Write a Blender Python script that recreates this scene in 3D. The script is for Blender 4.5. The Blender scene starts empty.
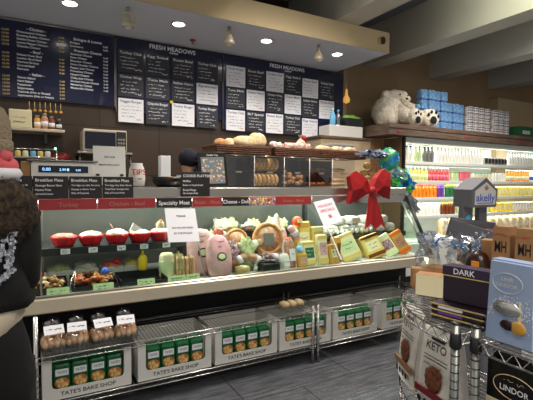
import bpy, bmesh, math, random
from mathutils import Vector, Matrix, Euler, noise
rnd = random.Random(7)
PI = math.pi
C = bpy.context.scene.collection
S = bpy.context.scene

# ---------------------------------------------------------------- materials
def mat(name, col, rough=.6, metal=0., emit=None, es=1., noise_amt=0., noise_scale=8., col2=None, bump=0., bscale=40., spec=.5, stretch=(1,1,1), coat=0.):
    m = bpy.data.materials.new(name); m.use_nodes = True
    nt = m.node_tree; b = nt.nodes['Principled BSDF']
    c = tuple((x/255.)**2.2 for x in col) + (1,)
    b.inputs['Base Color'].default_value = c
    b.inputs['Roughness'].default_value = rough
    b.inputs['Metallic'].default_value = metal
    b.inputs['Specular IOR Level'].default_value = spec
    b.inputs['Coat Weight'].default_value = coat
    if emit:
        b.inputs['Emission Color'].default_value = tuple((x/255.)**2.2 for x in emit) + (1,)
        b.inputs['Emission Strength'].default_value = es
    if col2 or bump:
        tc = nt.nodes.new('ShaderNodeTexCoord'); mp = nt.nodes.new('ShaderNodeMapping')
        mp.inputs['Scale'].default_value = stretch
        nt.links.new(tc.outputs['Object'], mp.inputs['Vector'])
    if col2:
        n = nt.nodes.new('ShaderNodeTexNoise'); n.inputs['Scale'].default_value = noise_scale; n.inputs['Detail'].default_value = 5
        r = nt.nodes.new('ShaderNodeValToRGB')
        r.color_ramp.elements[0].position = .38; r.color_ramp.elements[1].position = .62
        r.color_ramp.elements[0].color = c
        r.color_ramp.elements[1].color = tuple((x/255.)**2.2 for x in col2) + (1,)
        nt.links.new(mp.outputs[0], n.inputs['Vector']); nt.links.new(n.outputs['Fac'], r.inputs[0]); nt.links.new(r.outputs[0], b.inputs['Base Color'])
    if bump:
        n2 = nt.nodes.new('ShaderNodeTexNoise'); n2.inputs['Scale'].default_value = bscale; n2.inputs['Detail'].default_value = 4
        bp = nt.nodes.new('ShaderNodeBump'); bp.inputs['Strength'].default_value = bump; bp.inputs['Distance'].default_value = .02
        nt.links.new(mp.outputs[0], n2.inputs['Vector']); nt.links.new(n2.outputs['Fac'], bp.inputs['Height']); nt.links.new(bp.outputs[0], b.inputs['Normal'])
    return m
def glass(name, tint=(255,255,255), refl=.08, rough=.02):
    m = bpy.data.materials.new(name); m.use_nodes = True; nt = m.node_tree; nt.nodes.clear()
    o = nt.nodes.new('ShaderNodeOutputMaterial'); mx = nt.nodes.new('ShaderNodeMixShader'); t = nt.nodes.new('ShaderNodeBsdfTransparent')
    g = nt.nodes.new('ShaderNodeBsdfGlossy'); t.inputs[0].default_value = tuple((x/255.)**2.2 for x in tint) + (1,)
    g.inputs['Roughness'].default_value = rough
    mx.inputs[0].default_value = refl
    nt.links.new(t.outputs[0], mx.inputs[1]); nt.links.new(g.outputs[0], mx.inputs[2]); nt.links.new(mx.outputs[0], o.inputs[0])
    return m
def floor_mat():
    m = mat('slate_floor', (62,64,68), .33, bump=.12, bscale=14, stretch=(1,6,1))
    nt = m.node_tree; b = nt.nodes['Principled BSDF']
    tc = nt.nodes.new('ShaderNodeTexCoord')
    mp = nt.nodes.new('ShaderNodeMapping'); mp.inputs['Location'].default_value = (.15,.27,0)
    br = nt.nodes.new('ShaderNodeTexBrick'); br.offset = .5; br.inputs['Scale'].default_value = 1
    br.inputs['Brick Width'].default_value = .9; br.inputs['Row Height'].default_value = .45; br.inputs['Mortar Size'].default_value = .004
    br.inputs['Color1'].default_value = (.085,.088,.096,1); br.inputs['Color2'].default_value = (.062,.065,.072,1); br.inputs['Mortar'].default_value = (.012,.012,.013,1)
    mp2 = nt.nodes.new('ShaderNodeMapping'); mp2.inputs['Scale'].default_value = (2,16,1)
    n = nt.nodes.new('ShaderNodeTexNoise'); n.inputs['Scale'].default_value = 2.5; n.inputs['Detail'].default_value = 8
    mx = nt.nodes.new('ShaderNodeMix'); mx.data_type = 'RGBA'; mx.blend_type = 'MULTIPLY'; mx.inputs[0].default_value = .8
    r = nt.nodes.new('ShaderNodeValToRGB'); r.color_ramp.elements[0].position = .3; r.color_ramp.elements[1].position = .7
    r.color_ramp.elements[0].color = (.45,.45,.45,1); r.color_ramp.elements[1].color = (1.7,1.7,1.75,1)
    nt.links.new(tc.outputs['Object'], mp.inputs[0]); nt.links.new(mp.outputs[0], br.inputs[0])
    nt.links.new(tc.outputs['Object'], mp2.inputs[0]); nt.links.new(mp2.outputs[0], n.inputs[0]); nt.links.new(n.outputs['Fac'], r.inputs[0])
    nt.links.new(br.outputs['Color'], mx.inputs[6]); nt.links.new(r.outputs[0], mx.inputs[7]); nt.links.new(mx.outputs[2], b.inputs['Base Color'])
    return m
def tile_mat(name, c1, c2, mortar, w, h, rough=.5):
    m = mat(name, (90,80,70), rough); nt = m.node_tree; b = nt.nodes['Principled BSDF']
    tc = nt.nodes.new('ShaderNodeTexCoord'); mp = nt.nodes.new('ShaderNodeMapping'); mp.inputs['Rotation'].default_value = (-PI/2,0,0)
    br = nt.nodes.new('ShaderNodeTexBrick'); br.offset = 0; br.inputs['Scale'].default_value = 1
    br.inputs['Brick Width'].default_value = w; br.inputs['Row Height'].default_value = h; br.inputs['Mortar Size'].default_value = .005
    for k, c in (('Color1', c1), ('Color2', c2), ('Mortar', mortar)): br.inputs[k].default_value = tuple((x/255.)**2.2 for x in c) + (1,)
    nt.links.new(tc.outputs['Object'], mp.inputs[0]); nt.links.new(mp.outputs[0], br.inputs[0]); nt.links.new(br.outputs['Color'], b.inputs['Base Color'])
    return m
M = dict(
 floor=floor_mat(), wall=tile_mat('dark_wall_tile', (62,49,39), (57,45,36), (32,25,20), .62, .5, .45),
 brown=mat('brown_plaster', (156,132,102), .85, col2=(148,124,94), noise_scale=2),
 tan=mat('tan_panel', (190,168,135), .7),
 soffit=mat('soffit_beige', (212,190,150), .8), soffit_under_lit=mat('soffit_underside_lit', (200,206,222), .7),  # soffit underside is coloured pale blue to carry bounced light
 ceiling=mat('ceiling_dark', (112,116,128), .8), beam=mat('beam_paint', (186,184,174), .7),
 navy=mat('navy_board', (21,25,56), .22, coat=.3), black=mat('black_plastic', (16,16,18), .4), matblack=mat('matte_black', (20,20,22), .8),
 chalk=mat('chalk_card', (38,40,50), .6, col2=(48,50,60), noise_scale=6), card=mat('white_card', (226,226,232), .6), cardlilac=mat('lilac_text', (70,60,110), .7),
 white=mat('white_plastic', (216,214,208), .45), ink=mat('black_ink', (22,22,24), .7), inkw=mat('white_ink', (235,235,235), .7), inkr=mat('red_ink', (190,30,40), .7),
 gold=mat('gold_ink', (205,178,110), .6), steel=mat('brushed_steel', (168,164,156), .28, .9, bump=.05, bscale=60, stretch=(1,1,12)), chrome=mat('chrome', (214,212,208), .26, .9),
 bumper=mat('bumper_steel', (206,194,170), .4, .35), darksteel=mat('dark_steel', (70,70,72), .4, .8),
 back=mat('case_back_panel', (112,116,112), .3, .45), deck=mat('case_deck', (205,208,205), .4), shelfblack=mat('shelf_black', (26,26,28), .45),
 signred=mat('sign_red', (152,46,50), .5), signdark=mat('sign_dark', (36,30,32), .5),
 bowlred=mat('red_bowl', (205,22,34), .3), salad=mat('creamy_salad', (232,224,206), .5, col2=(205,190,160), noise_scale=60, bump=.4, bscale=80), salsa=mat('red_salad', (210,70,60), .4, col2=(225,150,130), noise_scale=60, bump=.4, bscale=80),
 roast=mat('roast_food', (150,92,42), .5, col2=(214,170,104), noise_scale=40), roast2=mat('dark_roast', (92,48,24), .4, col2=(170,100,46), noise_scale=40),
 orange=mat('orange_food', (228,92,34), .5), yellow=mat('yellow_plastic', (240,206,30), .4), green=mat('leaf_green', (84,138,44), .6, col2=(130,176,80), noise_scale=40), lettuce=mat('lettuce', (150,164,100), .6, col2=(200,202,160), noise_scale=40),
 radicchio=mat('radicchio', (104,40,62), .6, col2=(200,170,180), noise_scale=50),
 hampink=mat('ham_pink', (214,172,170), .4, col2=(200,150,152), noise_scale=12), hamdark=mat('cut_meat', (176,112,84), .45, col2=(206,164,130), noise_scale=30), rind=mat('roast_rind', (206,152,92), .5, col2=(176,110,60), noise_scale=30),
 cheese=mat('yellow_cheese', (220,192,104), .45), cream=mat('cream_wrap', (232,222,180), .4), amber=mat('amber_cheese', (204,152,66), .45), blue=mat('blue_plastic', (40,86,200), .4), ltblue=mat('light_blue', (110,178,220), .5),
 sausage=mat('salami', (196,150,120), .5, col2=(160,96,84), noise_scale=70),
 tag=mat('pale_green_tag', (190,214,160), .6),
 bread=mat('bread', (206,150,100), .7, col2=(232,200,160), noise_scale=22, bump=.2), breadp=mat('pale_bread', (226,204,166), .7, col2=(202,164,112), noise_scale=22), cookie=mat('cookie', (232,196,130), .8, col2=(180,128,66), noise_scale=60, bump=.3), pastry=mat('brown_pastry', (150,98,58), .7, col2=(190,140,86), noise_scale=40),
 wicker=mat('wicker', (112,70,44), .7, col2=(70,42,26), noise_scale=60, bump=.6, bscale=90), sugar=mat('wrapped_white', (222,206,196), .35, col2=(170,120,100), noise_scale=26),
 clear=glass('clear_glass', (246,252,248), .035, .06), acrylic=glass('acrylic', (248,248,248), .05, .06), cello=glass('cellophane', (238,242,250), .30, .16), wrap=glass('clear_wrap', (240,240,240), .16, .12),
 bow=mat('red_bow', (150,18,22), .42, bump=.3, bscale=60), foilgreen=mat('green_foil', (88,190,50), .25, .3, col2=(30,110,190), noise_scale=9), foilblue=mat('navy_foil', (24,38,84), .2, .5, col2=(190,200,214), noise_scale=14), foilsilver=mat('silver_foil', (176,182,190), .2, .7, bump=.5, bscale=25),
 cookiegreen=mat('green_bag', (8,84,44), .28, bump=.25, bscale=30), cookiepic=mat('cookie_print', (196,128,66), .6, col2=(140,78,36), noise_scale=60), carton=mat('white_carton', (214,212,206), .6),
 kraft=mat('kraft_card', (170,128,86), .8, col2=(156,116,78), noise_scale=20), wood=mat('dark_wood', (112,92,78), .6, col2=(88,72,62), noise_scale=6, stretch=(1,1,8)),
 fridge=mat('fridge_white', (232,236,228), .5), lamp=mat('lamp_glow', (255,255,255), .5, emit=(255,250,238), es=9.), tube=mat('tube_glow', (255,255,255), .5, emit=(240,250,240), es=7.),
 glow=mat('display_glow', (16,20,40), .25), led=mat('led_glow', (90,170,255), .3, emit=(150,210,255), es=1.), greenled=mat('green_led', (90,220,120), .4, emit=(120,255,150), es=4.),
 plush=mat('cream_plush', (248,240,222), .95, col2=(228,216,194), noise_scale=26, bump=1., bscale=60), plushblack=mat('plush_black', (26,24,26), .9),
 tpblue=mat('blue_wrap', (84,136,206), .35, col2=(150,190,230), noise_scale=24), tpwhite=mat('white_roll_wrap', (226,222,222), .5), tpprint=mat('purple_print', (92,80,110), .6), boxgreen=mat('green_carton', (38,104,66), .6),
 fur=mat('fur', (74,60,44), .95, col2=(38,30,24), noise_scale=60), coat=mat('black_coat', (9,9,10), .8, bump=.3, bscale=8), sequin=mat('sequin', (186,190,198), .25, .9), shirt=mat('cream_shirt', (206,192,170), .9), beanie=mat('beanie_knit', (150,136,112), .95, bump=.8, bscale=90), scarf=mat('pink_scarf', (214,96,104), .9), skin=mat('skin', (200,150,120), .6), hair=mat('dark_hair', (34,24,18), .6), trousers=mat('black_trousers', (7,7,8), .95), denim=mat('blue_jacket', (52,74,118), .8), navycloth=mat('navy_cloth', (18,22,36), .9),
 greycard=mat('grey_cardboard', (104,104,110), .7), disc=mat('blue_disc', (64,160,200), .5), sky=mat('pale_blue_box', (146,166,200), .35, col2=(162,180,208), noise_scale=5), choc=mat('dark_chocolate', (46,22,18), .3), darkbox=mat('dark_purple_box', (40,26,40), .4), blackbag=mat('black_bag', (18,14,14), .3, bump=.2, bscale=20), postmetal=mat('post_metal', (132,134,130), .38, .85), endwood=mat('end_panel_wood', (132,104,80), .6), whitebag=mat('white_pouch', (222,216,206), .4, bump=.3, bscale=14), cookiebrown=mat('brown_cookie_print', (132,76,46), .7, col2=(90,48,28), noise_scale=70), ribbon=mat('maroon_band', (110,28,34), .5), tanband=mat('tan_band', (150,108,66), .5),
 splatter=mat('gold_splatter', (214,190,140), .5), orangelab=mat('orange_sticker', (240,150,50), .5), lidpurple=mat('lid_purple', (48,32,58), .4), signtext=mat('sign_text', (178,110,96), .6), purple=mat('purple_label', (110,60,150), .5), pink=mat('pink_label', (224,110,130), .5), teal=mat('teal_label', (60,170,180), .5), drinkO=mat('orange_drink', (236,140,40), .3), drinkY=mat('yellow_drink', (226,206,80), .3), drinkR=mat('red_drink', (196,60,60), .3), milk=mat('milk_bottle', (238,238,230), .35), pale=mat('pale_green_bottle', (206,222,170), .3), greyb=mat('grey_tub', (120,122,118), .4), brownj=mat('brown_jar', (120,60,30), .3), noodle=mat('noodle_bag', (222,204,160), .5, col2=(196,172,124), noise_scale=40),
)

# ---------------------------------------------------------------- mesh builder
_tc = {}
def text_mesh(s):
    if s not in _tc:
        cu = bpy.data.curves.new('t', 'FONT'); cu.body = s; cu.resolution_u = 3; cu.size = 1; cu.offset = .012
        o = bpy.data.objects.new('t', cu); C.objects.link(o)
        bpy.context.view_layer.update()
        dg = bpy.context.evaluated_depsgraph_get(); me = o.evaluated_get(dg).to_mesh()
        vs = [v.co.copy() for v in me.vertices]; fs = [list(p.vertices) for p in me.polygons]
        o.evaluated_get(dg).to_mesh_clear()
        bpy.data.objects.remove(o); bpy.data.curves.remove(cu)
        x0 = min(v.x for v in vs); x1 = max(v.x for v in vs)
        _tc[s] = ([(v.x-x0, v.y) for v in vs], fs, x1-x0)
    return _tc[s]
class MB:
    def __init__(s): s.v = []; s.f = []; s.mi = []; s.sm = []; s.ms = []
    def idx(s, m):
        m = M[m] if isinstance(m, str) else m
        if m not in s.ms: s.ms.append(m)
        return s.ms.index(m)
    def add(s, vs, fs, m, smooth=False, T=None):
        o = len(s.v); k = s.idx(m)
        for v in vs:
            v = Vector(v)
            s.v.append(T @ v if T else v)
        for f in fs: s.f.append([i+o for i in f]); s.mi.append(k); s.sm.append(smooth)
        return s
    def box(s, c, d, m, bev=0, T=None, seg=1):
        bm = bmesh.new(); bmesh.ops.create_cube(bm, size=1)
        for v in bm.verts: v.co = Vector((v.co.x*d[0]+c[0], v.co.y*d[1]+c[1], v.co.z*d[2]+c[2]))
        if bev: bmesh.ops.bevel(bm, geom=bm.edges[:], offset=bev, segments=seg, profile=.5, affect='EDGES')
        bm.verts.index_update()
        s.add([v.co.copy() for v in bm.verts], [[v.index for v in f.verts] for f in bm.faces], m, False, T); bm.free(); return s
    def b2(s, x0, x1, y0, y1, z0, z1, m, bev=0, T=None):
        return s.box(((x0+x1)/2, (y0+y1)/2, (z0+z1)/2), (x1-x0, y1-y0, z1-z0), m, bev, T)
    def tube(s, pts, r, m, n=6, cap=True, T=None, closed=False):
        pts = [Vector(p) for p in pts]; rs = r if isinstance(r, (list, tuple)) else [r]*len(pts)
        vs = []; fs = []; up = None
        for i, p in enumerate(pts):
            a = pts[i-1] if (i > 0 or closed) else p; b = pts[(i+1) % len(pts)] if (i < len(pts)-1 or closed) else p
            t = (b-a).normalized()
            if up is None or abs(up.dot(t)) > .97: up = Vector((0,0,1)) if abs(t.z) < .9 else Vector((1,0,0))
            x = t.cross(up).normalized(); y = x.cross(t).normalized(); up = y
            for k in range(n): a_ = 2*PI*k/n; vs.append(p + (x*math.cos(a_)+y*math.sin(a_))*rs[i])
        L = len(pts)
        for i in range(L if closed else L-1):
            j = (i+1) % L
            for k in range(n): fs.append([i*n+k, i*n+(k+1) % n, j*n+(k+1) % n, j*n+k])
        if cap and not closed: fs.append(list(range(n))[::-1]); fs.append([(L-1)*n+k for k in range(n)])
        return s.add(vs, fs, m, n > 4, T)
    def lathe(s, prof, m, n=20, c=(0,0,0), T=None, smooth=True, sx=1, sy=1, flute=0, fa=0):
        vs = []; fs = []
        for r, z in prof:
            for k in range(n):
                a = 2*PI*k/n; q = r*(1+fa*math.cos(flute*a)) if flute else r
                vs.append((c[0]+q*math.cos(a)*sx, c[1]+q*math.sin(a)*sy, c[2]+z))
        for i in range(len(prof)-1):
            for k in range(n): fs.append([i*n+k, i*n+(k+1) % n, (i+1)*n+(k+1) % n, (i+1)*n+k])
        fs.append(list(range(n))[::-1]); fs.append([(len(prof)-1)*n+k for k in range(n)])
        return s.add(vs, fs, m, smooth, T)
    def blob(s, c, r, m, nz=0., ns=3., seg=14, ring=9, T=None, seed=0, sq=1., smooth=True):
        vs = []; fs = []
        def pw(t): return math.copysign(abs(t)**sq, t)
        for i in range(ring+1):
            ph = PI*i/ring
            for k in range(seg):
                a = 2*PI*k/seg
                d = Vector((pw(math.sin(ph))*pw(math.cos(a)), pw(math.sin(ph))*pw(math.sin(a)), pw(math.cos(ph))))
                f = 1 + (nz*noise.noise(d*ns+Vector((seed*3.7, seed*1.3, 0))) if nz else 0)
                vs.append((c[0]+d.x*r[0]*f, c[1]+d.y*r[1]*f, c[2]+d.z*r[2]*f))
        for i in range(ring):
            for k in range(seg): fs.append([i*seg+k, (i+1)*seg+k, (i+1)*seg+(k+1) % seg, i*seg+(k+1) % seg])
        return s.add(vs, fs, m, smooth, T)
    def prism(s, pts, y0, y1, m, T=None, axis='y'):
        n = len(pts)
        if axis == 'y': vs = [(p[0], y0, p[1]) for p in pts] + [(p[0], y1, p[1]) for p in pts]
        elif axis == 'x': vs = [(y0, p[0], p[1]) for p in pts] + [(y1, p[0], p[1]) for p in pts]
        else: vs = [(p[0], p[1], y0) for p in pts] + [(p[0], p[1], y1) for p in pts]
        fs = [list(range(n)), list(range(n, 2*n))[::-1]] + [[i, i+n, (i+1) % n+n, (i+1) % n] for i in range(n)]
        return s.add(vs, fs, m, False, T)
    def text(s, t, org, m, h=.03, right=(1,0,0), up=(0,0,1), align='l', w=None, T=None):
        vs, fs, wd = text_mesh(t); k = h/.7; kx = k
        if w: kx = w/wd
        R = Vector(right); U = Vector(up); o = Vector(org)
        off = {'l':0, 'c':-wd*kx/2, 'r':-wd*kx}[align]
        return s.add([o + R*(x*kx+off) + U*(y*k) for x, y in vs], fs, m, False, T)
    def scribble(s, org, w, h, m, seed=0, right=(1,0,0), up=(0,0,1), th=.004, T=None):
        r = random.Random(seed); R = Vector(right); U = Vector(up); o = Vector(org); x = 0; pts = []
        while x < w:
            if r.random() < .14 and pts:
                s._stroke(pts, o, R, U, th, m, T); pts = []; x += h*.5
            pts.append((x, r.uniform(0, h))); x += r.uniform(.2, .6)*h
        s._stroke(pts, o, R, U, th, m, T); return s
    def _stroke(s, pts, o, R, U, th, m, T):
        for (a, b), (c, d) in zip(pts, pts[1:]):
            dx, dy = c-a, d-b; l = math.hypot(dx, dy) or 1; nx, ny = -dy/l*th/2, dx/l*th/2
            s.add([o+R*(a+nx)+U*(b+ny), o+R*(c+nx)+U*(d+ny), o+R*(c-nx)+U*(d-ny), o+R*(a-nx)+U*(b-ny)], [[0,1,2,3]], m, False, T)
    def ell(s, c, rx, rz, m, n=20, right=(1,0,0), up=(0,0,1), T=None):
        R = Vector(right); U = Vector(up); o = Vector(c)
        return s.add([o+R*(rx*math.cos(2*PI*k/n))+U*(rz*math.sin(2*PI*k/n)) for k in range(n)], [list(range(n))], m, False, T)
    def rect(s, x0, x1, z0, z1, y, m, T=None):
        return s.add([(x0,y,z0), (x1,y,z0), (x1,y,z1), (x0,y,z1)], [[0,1,2,3]], m, False, T)
    def build(s, name, parent=None, loc=None, rot=None):
        me = bpy.data.meshes.new(name); me.from_pydata([tuple(v) for v in s.v], [], s.f)
        for m in s.ms: me.materials.append(m)
        me.polygons.foreach_set('material_index', s.mi); me.polygons.foreach_set('use_smooth', s.sm); me.update()
        o = bpy.data.objects.new(name, me); C.objects.link(o)
        if parent: o.parent = parent
        if loc: o.location = loc
        if rot: o.rotation_euler = rot
        return o
def thing(name, label, cat, loc=(0,0,0), rz=0., group=None, rot=None):
    o = bpy.data.objects.new(name, None); C.objects.link(o); o.empty_display_size = .05
    o.location = loc; o.rotation_euler = rot or (0,0,rz); o['label'] = label; o['category'] = cat
    if group: o['group'] = group
    return o
def tag(o, label, cat, group=None, kind=None):
    o['label'] = label; o['category'] = cat
    if group: o['group'] = group
    if kind: o['kind'] = kind
    return o
def struct(o): o['kind'] = 'structure'; return o
def dup(root, loc, label, rz=None, rot=None, scale=None, group=None):
    r = root.copy(); C.objects.link(r); r.location = loc; r['label'] = label
    if rz is not None: r.rotation_euler = (0,0,rz)
    if rot: r.rotation_euler = rot
    if scale: r.scale = scale
    if group: r['group'] = group
    for ch in list(root.children):
        c = ch.copy(); C.objects.link(c); c.parent = r
        for g in list(ch.children):
            d = g.copy(); C.objects.link(d); d.parent = c
    return r
ORD = ['first','second','third','fourth','fifth','sixth','seventh','eighth','ninth','tenth','eleventh','twelfth']

# ---------------------------------------------------------------- camera
f_, yaw, pitch, roll, H = 423., math.radians(61.1), math.radians(-2.6), math.radians(.47), 1.45
fw = Vector((math.cos(yaw)*math.cos(pitch), math.sin(yaw)*math.cos(pitch), math.sin(pitch)))
r0 = Vector((math.sin(yaw), -math.cos(yaw), 0)); u0 = r0.cross(fw)
r2 = r0*math.cos(roll)+u0*math.sin(roll); u2 = r2.cross(fw)
cam = bpy.data.cameras.new('camera'); co = bpy.data.objects.new('camera', cam); C.objects.link(co)
co.matrix_world = Matrix(((r2.x,u2.x,-fw.x,0), (r2.y,u2.y,-fw.y,0), (r2.z,u2.z,-fw.z,H), (0,0,0,1)))
cam.sensor_width = 36; cam.lens = f_/533*36; cam.clip_start = .02; S.camera = co
S.view_settings.view_transform = 'Standard'; S.view_settings.look = 'None'; S.view_settings.gamma = 1; S.view_settings.exposure = .55
w = bpy.data.worlds.new('world'); S.world = w; w.use_nodes = True
w.node_tree.nodes['Background'].inputs[0].default_value = (1,.97,.93,1); w.node_tree.nodes['Background'].inputs[1].default_value = .38

# ---------------------------------------------------------------- the room
struct(MB().b2(-4, 11, -2.5, 5.2, -.1, 0, 'floor').build('floor'))
struct(MB().b2(-4, 3.83, 4.74, 4.9, 0, 3.75, 'wall').build('wall_back'))
struct(MB().b2(3.83, 11, 5.03, 5.2, 0, 3.75, 'brown').b2(3.83, 3.9, 4.74, 5.03, 0, 3.75, 'brown').build('wall_recess'))
struct(MB().b2(-4, 11, -2.5, 5.2, 3.75, 3.85, 'ceiling').build('ceiling'))
struct(MB().b2(10.9, 11, -2.5, 5.2, 0, 3.75, 'brown').build('wall_right'))
struct(MB().b2(7.55, 8.9, 4.85, 5.03, 0, 3.02, 'tan').build('trim_pilaster'))
n = 1
for x in (-3.08, -1.58, -.08, 1.42, 2.92, 4.42, 5.91, 7.5, 9.0):
    y1 = 4.74 if x+.3 < 3.6 else 5.03
    struct(MB().b2(x, x+.3, -2.5, y1, 3.2, 3.75, 'beam').build('trim_%d' % n)); n += 1
sf = MB(); sf.b2(-4, 3.70, 3.74, 4.74, 2.965, 3.198, 'soffit'); sf.add([(-4,3.74,2.963), (3.70,3.74,2.963), (3.70,4.74,2.963), (-4,4.74,2.963)], [[0,1,2,3]], 'soffit_under_lit')
struct(sf.build('trim_%d' % n)); n += 1
# ---------------------------------------------------------------- lamps and fittings on the soffit
def spot(name, loc, e, ang, col, tgt=None, blend=.6, size=.05):
    l = bpy.data.lights.new(name, 'SPOT'); l.energy = e; l.spot_size = math.radians(ang); l.spot_blend = blend; l.color = col; l.shadow_soft_size = size
    o = bpy.data.objects.new(name, l); C.objects.link(o); o.location = loc
    if tgt: o.rotation_euler = (Vector(tgt)-Vector(loc)).to_track_quat('-Z', 'Y').to_euler()
    return o
def area(name, loc, e, sx, sy, col, rot=(0,0,0)):
    l = bpy.data.lights.new(name, 'AREA'); l.energy = e; l.shape = 'RECTANGLE'; l.size = sx; l.size_y = sy; l.color = col
    o = bpy.data.objects.new(name, l); C.objects.link(o); o.location = loc; o.rotation_euler = rot; return o
LN = ['leftmost recessed ceiling light, above the navy price board', 'recessed ceiling light over the first FRESH MEADOWS heading', 'recessed ceiling light above the middle of the white cards', 'rightmost recessed ceiling light, near the right end of the soffit']
d0 = None
for i, x in enumerate((.30, 1.26, 2.23, 3.19)):
    if i == 0:
        d0 = thing('recessed_light', LN[0], 'ceiling light', (x, 4.07, 2.962), group='recessed lights under the soffit')
        ring = [(.075,0),(.075,-.006),(.056,-.006),(.056,0)]
        MB().lathe(ring, 'white', 24).build('trim_ring', d0)
        MB().lathe([(.054,-.002),(.054,-.0075),(.02,-.010)], 'lamp', 20).build('lamp_lens', d0)
    else: dup(d0, (x, 4.07, 2.962), LN[i])
    spot('can_light', (x, 4.07, 2.94), 28, 130, (1,.93,.82))
TN = ['gimbal spotlight hanging over the left edge of the first FRESH MEADOWS board', 'middle gimbal spotlight, above the seam of the FRESH MEADOWS boards', 'rightmost gimbal spotlight, beside the last recessed light']
t0 = None
for i, (x, y) in enumerate(((.755,3.92), (1.72,3.90), (2.80,3.90))):
    if i == 0:
        t0 = thing('track_spotlight', TN[0], 'spotlight', (x, y, 2.962), group='track spotlights under the soffit')
        MB().tube([(0,0,0),(0,0,-.03)], .018, 'steel', 10).build('mount', t0)
        MB().tube([(-.055,0,-.13),(-.05,0,-.06),(0,0,-.03),(.05,0,-.06),(.055,0,-.13)], .005, 'gold', 6).build('bracket', t0)
        MB().lathe([(.012,-.06),(.03,-.085),(.05,-.14),(.056,-.17),(.05,-.172),(.035,-.15)], 'bumper', 18).build('lamp_shade', t0)
        MB().blob((0,0,-.165), (.036,.036,.026), 'white').build('bulb', t0)
    else: dup(t0, (x, y, 2.962), TN[i], rz=.5*i)
s0 = thing('smoke_detector', 'small red and dark sprinkler head on the soffit underside above the boards', 'sprinkler', (1.534, 4.45, 2.962))
MB().lathe([(.035,0),(.03,-.012),(.012,-.016)], 'signred', 16).build('cover', s0)
MB().lathe([(.008,-.014),(.008,-.035),(.024,-.038),(.024,-.042)], 'steel', 12).build('nozzle', s0)
s0 = thing('security_sensor', 'round dark sensor lamp on the right end of the beige soffit face', 'sensor', (3.56, 3.737, 3.085))
MB().lathe([(.045,0),(.045,.02),(.036,.03)], 'gold', 18, T=Matrix.Rotation(PI/2,4,'X')).build('housing', s0)
MB().blob((.004,-.036,-.006), (.034,.026,.045), 'darksteel').build('lens', s0)

# ---------------------------------------------------------------- price boards
b = thing('price_board', 'large navy deli price board with item lists headed Chicken, Beef and Italian', 'menu board', (0, 4.735, 0))
MB().b2(-.85, .765, -.03, 0, 2.215, 2.945, 'navy', .004).build('panel', b)
MB().tube([(-.85,-.032,2.945),(.765,-.032,2.945)], .007, 'steel', 6).tube([(.767,-.03,2.945),(.767,-.03,2.215)], .006, 'steel', 6).build('frame', b)
t = MB(); y = -.032; z = 2.872
cols = [(-.02, [('- Chicken -', ['Ovenroasted Chicken','Roasting Buffalo Chicken','Golden Roast Chicken','Lemon Pepper Chicken','Chipotle Chicken']), ('- Beef -', ['Deluxe Roast Beef','London Broil Beef','Pastrami Brisket','Corned Beef','Pastrami']), ('- Italian -', ['Genoa Salami','Hard Salami','Pepperoni','Soppressata','Capicola (Hot or Sweet)','Superstone (Hot or Sweet)'])]),
        (.44, [('Bologna & Loaves', ['Bologna','Liverwurst']), ('Premium Cheese', ['American Cheese','Swiss Cheese','Muenster Cheese','Sharp Cheddar Cheese','Pepper Jack Cheese','Provolone Cheese','Havarti Cheese','Colby Jack Cheese','Smoked Gouda Cheese','Monterey Cheese','Mozzarella Cheese'])])]
PX = {0: (-.235, .26), 1: (.335, .66)}
for ci, (cx, secs) in enumerate(cols):
    z = 2.868 if ci == 0 else 2.84
    for h, ls in secs:
        t.text(h, (cx+.07, y, z), 'inkw', .026, align='c'); z -= .034
        for l in ls:
            x0 = -.115 if ci == 0 else .345
            t.text(l, (x0, y, z), 'inkw', .0195)
            t.text('9.49', (.245 if ci == 0 else .655, y, z), 'gold' if ci == 0 else 'inkw', .019)
            if ci == 0: t.text('10.99', (-.235, y, z), 'gold', .02); t.text('4.99', (-.32, y, z), 'gold', .02)
            z -= .0335
        z -= .012
t.build('lettering', b)
def fm_board(x0, x1, z0, hx, label, nm):
    b = thing('chalk_menu_board', label, 'menu board', (0, 4.735, 0))
    MB().b2(x0, x1, -.03, 0, z0, 2.94, 'navy', .004).build('panel', b)
    MB().text('FRESH MEADOWS', (hx, -.032, 2.880), 'inkw', .046, w=.52).text('market', (hx+.22, -.032, 2.852), 'inkw', .024).build('lettering', b)
    MB().tube([(x0+.004,-.032,2.94),(x0+.004,-.032,z0)], .005, 'steel', 6).build('edge_strip', b)
fm_board(.775, 1.985, 2.165, 1.13, 'left FRESH MEADOWS menu board, navy, holding mostly black chalk cards', 1)
fm_board(1.99, 3.81, 2.06, 2.63, 'right FRESH MEADOWS menu board, navy, with alternating black and white cards', 2)
COLW = ['first','second','third','fourth','fifth','sixth']; ROWW = ['top','middle','bottom']
titles = {(0,0,2):'Veggie Burger', (0,1,2):'Chipotle Burger', (0,2,2):'Turkey Burger', (0,3,2):'Turkey Burger', (0,3,1):'Special', (1,0,0):'Classic Burger', (1,1,2):'BLT Special'}
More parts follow.
